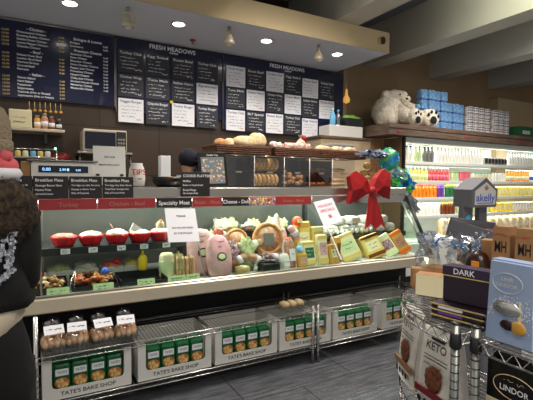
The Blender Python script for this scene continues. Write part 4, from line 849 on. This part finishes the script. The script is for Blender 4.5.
for c in range(1,10):
    nrow=[4,4,4,4,4,4,4,3,3,3][c]
    for r_ in range(nrow):
        loc=(4.66+.138*c,4.42-(.0 if c<9 else .0)+.02*(c%2),2.2165+.151*r_)
        if c<3: loc=(loc[0]+.03,4.87,loc[2])
        lab='blue wrapped toilet roll pack, %s column from the bear, %s from the bottom'%(ORD[c-1],ORD[r_])
        if not tp:
            tp=thing('toilet_roll_pack',lab,'toilet roll pack',loc,group='blue toilet roll packs')
            MB().box((0,0,.0745),(.130,.12,.149),'tpblue',.025,seg=2).build('wrapper',tp)
            MB().b2(-.028,.028,-.0615,-.0603,.05,.085,'ltblue').scribble((-.02,-.063,.06),.045,.018,'white',2).build('label',tp)
        else: dup(tp,loc,lab,rz=rnd.uniform(-.06,.06))
tw=None
for s_,(xx,cols_) in enumerate(((6.09,4),(6.76,3))):
    for c in range(cols_):
        for r_ in range(3 if True else 4):
            loc=(xx+.148*c,4.40,2.2165+.145*r_); lab='white toilet roll with purple print, %s stack, %s column, %s from the bottom'%(['left','right'][s_],ORD[c],ORD[r_])
            if not tw:
                tw=thing('paper_roll',lab,'paper roll',loc,group='white printed rolls')
                MB().lathe([(.06,0),(.068,.006),(.068,.136),(.06,.143)],'tpwhite',18).build('wrapper',tw)
                mb=MB()
                for q in range(5):
                    a=-PI/2+(q-2)*.45
                    for zz in (.03,.075,.11): mb.b2(-.012,.012,-.0695,-.0675,zz,zz+.018,'tpprint',T=Matrix.Rotation(a+PI/2,4,'Z'))
                mb.build('print',tw)
            else: dup(tw,loc,lab)
o=thing('green_carton','dark green and white carton at the right end of the dairy case top','box',(7.46,4.38,2.2165)); MB().b2(-.2,.2,-.12,.12,0,.2,'boxgreen',.006).b2(-.12,.1,-.122,-.1202,.07,.13,'card').scribble((-.1,-.124,.09),.18,.02,'boxgreen',3).build('carton_body',o)
# ---------------------------------------------------------------- people
def skin_obj(name, nodes, edges, m, parent=None, sub=2):
    me=bpy.data.meshes.new(name); me.from_pydata([n[:3] for n in nodes],edges,[]); o=bpy.data.objects.new(name,me); C.objects.link(o)
    md=o.modifiers.new('skin','SKIN'); 
    if not me.skin_vertices: bpy.context.view_layer.update()
    for i,nv in enumerate(nodes):
        r=nv[3]; me.skin_vertices[0].data[i].radius=r if isinstance(r,tuple) else (r,r)
    me.skin_vertices[0].data[0].use_root=True
    s=o.modifiers.new('sub','SUBSURF'); s.levels=sub; s.render_levels=sub
    bpy.context.view_layer.update(); dg=bpy.context.evaluated_depsgraph_get()
    nm=bpy.data.meshes.new_from_object(o.evaluated_get(dg)); bpy.data.objects.remove(o)
    nm.materials.clear(); nm.materials.append(M[m])
    for p in nm.polygons: p.use_smooth=True; p.material_index=0
    q=bpy.data.objects.new(name,nm); C.objects.link(q)
    if parent: q.parent=parent
    return q
def body(parent, lean=(0,0), armbend=1):
    lx,ly=lean
    N=[(0,0,.95,(.11,.085)),(0,0,1.12,(.11,.085)),(lx*.5,ly*.5,1.3,(.15,.10)),(lx,ly,1.40,(.12,.085)),(lx,ly,1.47,.052),(lx*1.3,ly*1.3+.01,1.54,.07),(lx*1.3,ly*1.3+.015,1.62,.085),(lx*1.3,ly*1.3,1.68,.06)]
    E=[(i,i+1) for i in range(7)]
    for s in(-1,1):
        b=len(N); N+=[(s*.08,0,.86,.070),(s*.095,.01,.50,.052),(s*.10,-.01,.10,.04),(s*.105,.12,.045,.035)]; E+=[(0,b),(b,b+1),(b+1,b+2),(b+2,b+3)]
        b=len(N); N+=[(lx+s*.11,ly,1.37,.038),(lx+s*.12,ly-.01,1.12,.034),(lx+s*.13,ly+.2,1.03,.030),(lx+s*.12,ly+.26,1.02,.032)]; E+=[(3,b),(b,b+1),(b+1,b+2),(b+2,b+3)]
        for k in range(4):
            c=len(N); N+=[(lx+s*.12+(k-1.5)*.02,ly+.31,1.02,.0095),(lx+s*.12+(k-1.5)*.021,ly+.345-.006*abs(k-1.5),1.005,.008)]; E+=[(b+3,c),(c,c+1)]
        c=len(N); N+=[(lx+s*.075,ly+.27,1.015,.010),(lx+s*.065,ly+.30,1.005,.008)]; E+=[(b+3,c),(c,c+1)]
    return skin_obj('body',N,E,'skin',parent)
def loft(mb,rings,m,n=28,bulge=0,T=None,seed=0):
    vs=[];fs=[]
    for z,cx,cy,rx,ry in rings:
        for k in range(n):
            a=2*PI*k/n; f=1+bulge*noise.noise(Vector((math.cos(a)*2,math.sin(a)*2,z*9+seed)))
            vs.append((cx+rx*f*math.cos(a),cy+ry*f*math.sin(a),z))
    L=len(rings)
    for i in range(L-1):
        for k in range(n): fs.append([i*n+k,i*n+(k+1)%n,(i+1)*n+(k+1)%n,(i+1)*n+k])
    fs.append(list(range(n))[::-1]); fs.append([(L-1)*n+k for k in range(n)])
    return mb.add(vs,fs,m,True,T)
pr=thing('person','person from behind in knit hat and black fur-hooded coat with silver lettering','person',(-.175,1.72,0))
body(pr,lean=(.025,0))
mb=MB(); loft(mb,[(1.01,.015,0,.158,.125),(1.04,.015,0,.165,.132),(1.10,.01,-.0,.160,.130),(1.18,0,0,.160,.132),(1.26,0,0,.170,.132),(1.34,0,0,.175,.128),(1.41,0,0,.16,.11),(1.46,0,0,.08,.07)],'coat',32,.12)
for s in(-1,1): mb.tube([(s*.115,0,1.40),(s*.138,-.01,1.32),(s*.142,-.015,1.20),(s*.138,-.01,1.10),(s*.132,.08,1.065),(s*.13,.2,1.035),(s*.125,.24,1.03)],[.05,.060,.058,.056,.052,.046,.040],'coat',14)
mb.build('coat',pr)
mb=MB(); loft(mb,[(.90,-.04,0,.130,.12),(.915,-.03,0,.140,.128),(.97,-.01,0,.150,.132),(1.03,0,0,.145,.12)],'shirt',28,.08); mb.build('shirt_hem',pr)
mb=MB(); loft(mb,[(.60,.01,0,.155,.13),(.75,.01,0,.165,.135),(.88,.0,0,.155,.125),(.96,0,0,.13,.1)],'trousers',26,.05)
for s in(-1,1): mb.tube([(s*.08,0,.80),(s*.095,.01,.5),(s*.10,-.01,.08)],[.095,.085,.07],'trousers',14)
mb.build('trousers',pr)
mb=MB()
for s in(-1,1): mb.blob((s*.105,.05,.05),(.05,.15,.05),'black',sq=.8)
mb.build('shoes',pr)
# fur hood: thick roll with strands
mb=MB(); mb.blob((.02,-.03,1.335),(.172,.15,.14),'fur',.18,3,30,18,seed=3)
for k in range(2600):
    a=rnd.uniform(0,2*PI); ph=math.acos(rnd.uniform(-.95,.98)); d=Vector((math.sin(ph)*math.cos(a),math.sin(ph)*math.sin(a),math.cos(ph)))
    p=Vector((.02+d.x*.170,-.03+d.y*.148,1.335+d.z*.138)); q=(d+Vector((rnd.uniform(-.5,.5),rnd.uniform(-.5,.5),rnd.uniform(-.9,.1)))).normalized(); t=q.cross(Vector((.3,.2,1))).normalized()*.0016
    mb.add([p-t,p+t,p+q*rnd.uniform(.012,.026)],[[0,1,2]],'fur')
mb.build('fur_hood',pr)
MB().lathe([(.085,1.44),(.105,1.465),(.095,1.485)],'card',20,c=(.04,0,0)).build('hood_lining',pr)
MB().tube([(.04+math.cos(a)*.068,.0+math.sin(a)*.068,1.495+.006*math.sin(3*a)) for a in [2*PI*k/18 for k in range(18)]],.026,'scarf',10,closed=True).tube([(.09,-.045,1.51),(.10,-.055,1.54)],.02,'scarf',8).build('scarf',pr)
mb=MB().lathe([(.074,1.55),(.080,1.56),(.084,1.60),(.080,1.65),(.062,1.69),(.03,1.71),(.004,1.715)],'beanie',28,c=(.03,.01,0)); mb.lathe([(.079,1.535),(.087,1.54),(.088,1.575),(.083,1.582)],'beanie',28,c=(.03,.01,0)); mb.build('beanie',pr)
MB().blob((.04,.0,1.535),(.072,.078,.03),'hair',.1,4,20,10).build('hair',pr)
mb=MB(); r=random.Random(9)
strokes=[(-.15,1.20,-.12,1.05),(-.10,1.24,-.09,1.08),(-.05,1.24,-.06,1.09),(-.03,1.25,-.01,1.10),(.03,1.25,.0,1.10),(.05,1.27,.05,1.12),(.10,1.28,.07,1.16),(.06,1.195,.10,1.195),(.01,1.19,-.05,1.18),(.12,1.28,.10,1.14)]
for x0,z0,x1,z1 in [(a,b+.01,c,d+.02) for a,b,c,d in strokes]+[(a+.012,b-.125,c-.01,d-.05) for a,b,c,d in strokes[:7]]:
    for k in range(70):
        t=r.random(); x=x0+(x1-x0)*t+r.uniform(-.010,.010); z=z0+(z1-z0)*t+r.uniform(-.006,.006)
        y=-.148*math.sqrt(max(.05,1-(x/.192)**2))-.004
        n_=Vector((x*1.6+r.uniform(-.25,.25),-1,r.uniform(-.3,.3))).normalized(); u=n_.cross(Vector((0,0,1))).normalized()*.0042; v=u.cross(n_).normalized()*.0042; p=Vector((x,y,z))
        mb.add([p-u-v,p+u-v,p+u+v,p-u+v],[[0,1,2,3]],'sequin')
mb.build('sequin_lettering',pr)
# worker
wk=thing('person','person behind the deli counter in a dark cap and blue jacket, bending away','person',(1.40,4.02,0))
body(wk,lean=(-.05,-.03))
mb=MB(); loft(mb,[(.9,0,0,.19,.13),(1.1,0,0,.18,.13),(1.3,-.03,-.02,.20,.13),(1.42,-.05,-.03,.17,.11),(1.52,-.05,-.03,.08,.07)],'denim',26,.12)
for s in(-1,1): mb.tube([(-.05+s*.15,-.03,1.42),(-.05+s*.20,-.05,1.30),(-.05+s*.2,-.05,1.12),(-.05+s*.16,.14,1.04)],[.06,.062,.055,.045],'denim',12)
mb.build('jacket',wk)
mb=MB().blob((-.065,-.03,1.66),(.10,.11,.10),'navycloth',.06,3,24,14); mb.blob((.0,-.1,1.63),(.07,.06,.012),'navycloth'); mb.build('cap',wk)
MB().blob((.06,-.06,1.50),(.12,.08,.09),'denim',.4,3,18,12,seed=4,smooth=True).blob((.13,-.05,1.50),(.05,.08,.12),'navycloth',.3,3,seed=9).build('collar',wk)
mb=MB()
for s in(-1,1): mb.tube([(s*.09,0,.92),(s*.10,.01,.5),(s*.10,-.01,.08)],[.10,.08,.07],'trousers',12)
mb.build('trousers',wk)

# ---------------------------------------------------------------- near wire racks on the right
QC=(1.585,.80); QR=.50
def arc(R=QR,n=20): return [(QC[0]-R*math.cos(t*PI/2/n),QC[1]+R*math.sin(t*PI/2/n)) for t in range(n+1)]
def qshelf(z):
    mb=MB(); a=arc()
    for zz in(z,z-.032,z+.0):
        mb.tube([(x,y,zz) for x,y in a]+[(QC[0],QC[1],zz)],.0032,'chrome',6,closed=True)
    zig(mb,[(x,y,0) for x,y in a],z-.031,z-.001,.024,.0022,'chrome'); zig(mb,[(QC[0]-QR,QC[1],0),(QC[0],QC[1],0)],z-.031,z-.001,.024,.0022,'chrome')
    n=20
    for i in range(1,n):
        x=QC[0]-QR+QR*i/n; h=math.sqrt(max(0,QR*QR-(QC[0]-x)**2)); mb.tube([(x,QC[1],z),(x,QC[1]+h,z)],.002,'chrome',4,cap=False)
    for fy in(.1,.25,.4): mb.tube([(QC[0]-math.sqrt(QR*QR-fy*fy),QC[1]+fy,z-.006),(QC[0],QC[1]+fy,z-.006)],.003,'chrome',5)
    return mb
def post(mb,x,y,top):
    mb.tube([(x,y,.012),(x,y,top)],.0125,'postmetal',12)
    k=.04
    while k<top-.03: mb.tube([(x,y,k),(x,y,k+.003)],.0133,'darksteel',12); k+=.025
    for z in(.30,.68,1.0): mb.lathe([(.0145,-.038),(.0175,-.034),(.0155,.006),(.0145,.008)],'darksteel',14,c=(x,y,z))
    mb.lathe([(.014,0),(.0135,.004),(.004,.006)],'darksteel',12,c=(x,y,top)); mb.lathe([(.018,0),(.018,.008),(.012,.012)],'black',12,c=(x,y,0)); return mb
o=thing('wire_rack','chrome quarter-round wire rack carrying cookie pouches and gift boxes at the right','rack',(0,0,0),group='near wire racks')
for z in(.30,.68,1.0): qshelf(z).build('wire_shelf',o)
for x,y in((1.083,.803),(1.585,.803),(1.585,1.30)): post(MB(),x,y,1.035).build('post',o)
o=thing('wire_rack','chrome rectangular wire rack carrying the pale blue and black chocolate bags','rack',(0,0,0),group='near wire racks')
for z in(.30,.68,1.0): wire_shelf(1.10,1.56,-.25,.752,z).build('wire_shelf',o)
mb=MB()
for x,y in((1.108,.755),(1.558,.755),(1.108,-.25),(1.558,-.25)): post(MB(),x,y,1.035).build('post',o)
RX=Matrix.Rotation
def face_item(nm,lab,cat,x,y,z,deg,grp=None,lean=0):
    # local frame: front face looks to local -Y; deg turns it (0 = facing world -Y, -90 = facing world -X)
    return thing(nm,lab,cat,(x,y,z),rot=(-lean,0,math.radians(deg)),group=grp)
def pouch(o,w,h,d,m_):
    vs=[];fs=[];n=9;rows=8
    for side in(-1,1):
        for j in range(rows+1):
            t=j/rows; th=d/2*(1-t**2.2)+.003; 
            for i in range(n+1):
                u=i/n*2-1; ww=w/2*(1-.03*math.sin(t*PI)); vs.append((u*ww,side*th*(1-.25*u*u) ,t*h))
    K=(n+1)*(rows+1)
    for s_ in(0,1):
        for j in range(rows):
            for i in range(n):
                q=[s_*K+j*(n+1)+i,s_*K+j*(n+1)+i+1,s_*K+(j+1)*(n+1)+i+1,s_*K+(j+1)*(n+1)+i]; fs.append(q if s_==0 else q[::-1])
    for j in range(rows):
        for i in(0,n): q=[j*(n+1)+i,(j+1)*(n+1)+i,K+(j+1)*(n+1)+i,K+j*(n+1)+i]; fs.append(q)
    for j in(0,rows):
        for i in range(n): fs.append([j*(n+1)+i,j*(n+1)+i+1,K+j*(n+1)+i+1,K+j*(n+1)+i])
    MB().add(vs,fs,m_,True).build('pouch_body',o)
def keto(x,y,deg,lab,band):
    o=face_item('cookie_pouch',lab,'cookie pouch',x,y,.684,deg,'white KETO cookie pouches')
    w,h,d=.168,.285,.08; pouch(o,w,h,d,'whitebag')
    def fy(z): return -(d/2*(1-(z/h)**2.2)+.003)-.003
    mb=MB(); mb.text('KETO',(.0,fy(.20)-.003,.212),'ink',.026,align='c',w=.092,up=(0,.2,1)).b2(-.03,.03,fy(.24)-.004,fy(.24)-.001,.243,.252,'ink').b2(-.055,.055,fy(.185)-.002,fy(.185),.188,.190,'ink').b2(-.055,.055,fy(.175)-.002,fy(.175),.178,.180,'ink').scribble((-.05,fy(.155)-.002,.158),.09,.010,'ink',4,th=.002)
    mb.build('lettering',o)
    mb=MB().blob((.0,fy(.11)+.001,.118),(.040,.006,.040),'cookiebrown',.3,4,24,12,seed=3).blob((.008,fy(.13)-.001,.142),(.030,.005,.024),'cookiebrown',.3,4,20,10,seed=5); mb.build('cookie_picture',o)
    mb=MB().b2(-.080,.080,fy(.06)-.0035,fy(.07)+.002,.058,.080,band)
    mb.build('band',o)
    mb=MB()
    for k in range(4): mb.ell((-.055+.03*k,fy(.03)-.003,.036),.010,.011,'ink')
    mb.build('badges',o)
keto(1.275,1.12,-116,'white KETO cookie pouch with tan band at the round far end of the near rack','tanband')
keto(1.175,.915,-101,'white KETO cookie pouch with maroon band right behind the near rack post','ribbon')
# pale blue chocolate bag
o=face_item('chocolate_bag','pale blue chocolate bag with white swirl standing on the near rack top shelf','chocolate bag',1.145,.686,1.0035,-90)
w=.130;h=.225;d=.075
MB().prism([(-w/2,0),(w/2,0),(w/2-.002,h),(-w/2+.010,h)],0,d,'sky').b2(-w/2+.003,w/2-.003,d*.2,d*.75,h,h+.004,'sky').build('bag_body',o)
mb=MB(); mb.tube([(.042*math.cos(a)-.005,-.001,.168+.028*math.sin(a)) for a in [2*PI*k/30 for k in range(30)]],.0008,'white',4,closed=True)
mb.text('Lindt',(-.005,-.002,.175),'white',.012,align='c').text('LINDOR',(-.005,-.002,.157),'white',.010,align='c',w=.06).build('lettering',o)
mb=MB(); r=random.Random(4)
for k in range(260):
    t=r.random(); x=-.06+.125*t; z=.075+.045*t+.02*math.sin(t*5)+r.gauss(0,.009+.01*t)
    if abs(x)<w/2-.006: mb.blob((x,-.0008,z),(r.uniform(.0008,.0026),.0006,r.uniform(.0008,.0024)),'card',seg=6,ring=3)
mb.build('swirl',o)
mb=MB().blob((-.005,-.002,.098),(.040,.004,.020),'chrome',.2,3,20,10).blob((.0,-.002,.052),(.022,.004,.014),'choc',.2,3).blob((.03,-.003,.052),(.021,.004,.019),'amber').prism([(.028,.06),(.036,.06),(.034,.125),(.029,.125)],-.002,-.0005,'cream'); mb.build('truffle_picture',o)
o=face_item('chocolate_bag','black chocolate bag with silver oval lettering below the pale blue bag','chocolate bag',1.150,.665,.6835,-90)
w=.165;h=.28;d=.08
MB().prism([(-w/2,0),(w/2,0),(w/2-.004,h-.02),(-w/2+.004,h-.02)],0,d,'blackbag').prism([(-w/2+.004,h-.019),(w/2-.004,h-.019),(w/2-.004,h),(-w/2+.004,h)],d*.3,d*.6,'blackbag').build('bag_body',o)
mb=MB().tube([(.060*math.cos(a),-.001,.200+.034*math.sin(a)) for a in [2*PI*k/34 for k in range(34)]],.0012,'splatter',4,closed=True).text('LINDOR',(0,-.002,.186),'inkw',.016,align='c',w=.08).scribble((-.03,-.002,.210),.06,.010,'splatter',3,th=.0012); mb.build('lettering',o)
MB().b2(-.080,-.03,-.003,-.001,.115,.150,'cream').text('60%',(-.055,-.004,.126),'ink',.014,align='c').build('label',o)
mb=MB()
for k in range(240):
    x=r.uniform(-.075,.078); z=r.uniform(.0,.12)+max(0,x)*.5
    if 0.003<z<.16 and not(-.085<x<-.025 and z>.11): mb.blob((x,-.0008,z),(r.uniform(.001,.0045),.0006,r.uniform(.001,.0035)),'cream' if k%2 else 'splatter',seg=6,ring=3)
mb.build('swirl',o)
# boxes on the quarter shelf
def cbox(nm,lab,cat,x,y,z,w,d,h,m_,deg=0,extra=None,lean=0,grp=None):
    o=face_item(nm,lab,cat,x,y,z,deg,grp,lean); MB().box((0,0,h/2),(w,d,h),m_,.003).build('box_body',o)
    if extra:
        for pn,mb in extra: mb.build(pn,o)
    return o
cbox('gift_box','dark purple chocolate box with DARK lettering behind the rack posts','chocolate box',1.235,.865,1.058,.16,.055,.115,'darkbox',-78,[('lid_band',MB().b2(-.081,.081,-.029,.029,.088,.117,'lidpurple').text('DARK',(-.01,-.030,.094),'inkw',.018,align='c')),('gold_line',MB().b2(-.0815,.0815,-.0295,.0295,.084,.087,'gold'))],lean=-.0)
for k,(z,m_,lab) in enumerate(((1.0035,'choc','dark flat chocolate bar box with gold edges at the bottom behind the rack posts'),(1.022,'purple','purple flat bar box with gold edges, middle of the small stack'),(1.0405,'card','flat bar box with pale panel on top of the small stack'))):
    cbox('bar_box',lab,'chocolate bar',1.20,.865,z,.17,.09,.0165,'darkbox',-80,[('gold_edge',MB().b2(-.086,.086,-.0465,-.0445,.0125,.0165,'gold').b2(-.06,.02,-.0462,-.0448,.003,.011,m_))],grp='flat bar boxes')
cbox('open_carton','cream-faced open display carton near the round end of the rack','carton',1.38,1.12,1.0035,.14,.07,.085,'kraft',-62,[('face_panel',MB().b2(-.066,.066,-.037,-.0355,.004,.083,'cream'))])
cbox('kraft_box','low kraft box with a round hand hole behind the cream carton','box',1.50,1.18,1.0035,.12,.07,.095,'kraft',-55,[('hand_hole',MB().ell((-.0,-.0356,.055),.024,.018,'matblack'))],grp='kraft boxes')
cbox('kraft_box','kraft box with an arched cut-out at the far round end of the rack','box',1.44,1.235,1.0035,.09,.05,.085,'kraft',-40,[('hand_hole',MB().ell((0,-.0256,.045),.022,.016,'matblack'))],grp='kraft boxes')
for k,(x,y,lab) in enumerate(((1.50,1.255,'clear cellophane gift bag with bright blue shred, leftmost'),(1.565,1.16,'clear cellophane gift bag with blue twist, middle'),(1.64,1.10,'clear cellophane gift bag with pale blue top beside the grey post'))):
    o=thing('gift_bag',lab,'gift bag',(x,y,1.0035),rz=k,group='cellophane gift bags')
    MB().blob((0,0,.10),(.052,.045,.10),'cello',.5,5,18,12,seed=k,smooth=False).blob((0,0,.20),(.05,.045,.03),'cello',.9,6,16,8,seed=k+5,smooth=False).build('cellophane',o)
    mb=MB()
    for q in range(26): 
        a=rnd.uniform(0,6.28); l=rnd.uniform(.02,.055); mb.tube([(0,0,.165),(math.cos(a)*l*.6,math.sin(a)*l*.6,.185),(math.cos(a)*l,math.sin(a)*l,.165+rnd.uniform(0,.05))],.0035,rnd.choice(['blue','ltblue','white','white']),4)
    mb.build('shred_bow',o); MB().blob((0,0,.06),(.04,.035,.055),'cream',.3,4,seed=k).build('sweets',o)
o=thing('chocolate_dome','dark brown dome-shaped cake bag with an orange price sticker','cake',(1.52,1.035,1.0035))
MB().blob((0,0,.09),(.052,.052,.09),'choc',.08,3,22,14).build('wrapper',o); MB().box((-.047,-.018,.135),(.004,.03,.022),'orangelab').build('price_sticker',o)
cbox('kraft_box','tall kraft box with an orange sticker left of the MH boxes','box',1.60,1.03,1.0035,.075,.05,.22,'kraft',-70,[('price_sticker',MB().b2(.005,.03,-.0275,-.0255,.13,.155,'orangelab'))],grp='kraft boxes')
for k,(y,lab) in enumerate(((.945,'kraft bag marked MH in black, left one of the pair'),(.858,'kraft bag marked MH in black, right one at the picture edge'))):
    o=face_item('kraft_bag',lab,'bag',1.54,y,1.0035,-84,'kraft bags marked MH')
    MB().prism([(-.033,0),(.033,0),(.033,.20),(.028,.285),(-.028,.285),(-.033,.20)],-.03,.03,'kraft').build('bag_body',o)
    MB().text('MH',(0,-.0315,.19),'ink',.042,align='c',w=.042).scribble((-.025,-.0315,.25),.05,.008,'inkr',k,th=.002).build('lettering',o)
    MB().b2(-.024,.022,-.0325,-.0305,.06,.15,'card').scribble((-.02,-.034,.12),.035,.01,'ink',k+3,th=.002).scribble((-.02,-.034,.08),.035,.01,'inkr',k+4,th=.002).build('label',o)
# grey house display
o=thing('display_stand','tall grey cardboard floor display with a house-shaped sign top and blue discs','display stand',(2.24,1.55,0))
MB().b2(-.22,.12,-.22,.18,0,.95,'greycard',.004).build('base_box',o)
MB().b2(-.115,-.03,.0,.03,.95,1.33,'greycard').build('post',o); MB().b2(.03,.10,-.0,.03,.95,1.33,'greycard').build('post',o)
hs=MB().prism([(-.11,1.31),(.11,1.31),(.12,1.41),(0.01,1.478),(-.11,1.41)],-.05,.07,'greycard').build('house_top',o)
MB().prism([(-.088,1.325),(.092,1.325),(.098,1.402),(.01,1.452),(-.088,1.402)],-.0535,-.0505,'carton').text('akelly',(.003,-.055,1.345),'blue',.042,align='c',w=.17).b2(-.07,.07,-.0545,-.0535,1.331,1.337,'greyb').prism([(.01,1.402),(.03,1.42),(.01,1.436),(-.01,1.42)],-.0545,-.0535,'sausage').build('sign_panel',hs)
TT=Matrix.Translation((-.10,-.16,1.12))@RX(.18,4,'X')@RX(.12,4,'Y')
tr=MB(); tr.b2(-.2,.2,-.13,.13,0,.01,'greycard',T=TT).b2(-.2,.2,-.135,-.125,0,.085,'greycard',T=TT).b2(-.2,.2,.125,.135,0,.10,'greycard',T=TT).b2(-.2,-.19,-.13,.13,0,.09,'greycard',T=TT).b2(.19,.2,-.13,.13,0,.09,'greycard',T=TT); tr.build('display_tray',o)
for k,z in enumerate((1.235,1.13)): MB().lathe([(.030,0),(.030,.006)],'disc',24,T=Matrix.Translation((-.072,-.003,z))@RX(PI/2,4,'X')).build('blue_disc',o)
for k in range(5):
    q=thing('snack_packet','%s snack packet lying in the grey display tray, %s from the left'%(('white','tan','silver','red-brown','white and purple')[k],ORD[k]),'packet',tuple(TT@Vector((-.155+.075*k,0,.012))+Vector((2.24,1.55,0))),rot=(.18,.12,0),group='snack packets in the grey tray')
    MB().box((0,0,.03),(.066,.2,.055),('card','kraft','foilsilver','signred','hampink')[k],.008).scribble((-.02,-.05,.0605),.04,.02,'ink',k,up=(0,1,0)).build('packet_body',q)

# ---------------------------------------------------------------- room light
def pt(name,loc,e,col,size=.2):
    l=bpy.data.lights.new(name,'POINT'); l.energy=e; l.color=col; l.shadow_soft_size=size; o=bpy.data.objects.new(name,l); C.objects.link(o); o.location=loc
for x,y,e in ((.2,.2,60),(2.2,2.5,90),(5.2,2.7,80),(-2.,2.4,50),(1.0,-1.2,60),(4.6,3.2,45)): spot('unseen_aisle_light',(x,y,3.55),e*3,150,(1,.93,.84),None,1.,.28)  # unseen ceiling spots; the last is added to brighten the teddy bear
spot('track_light',(3.6,2.2,3.3),40,90,(.97,.97,.74),(5.4,3.0,3.55),.9,.1)
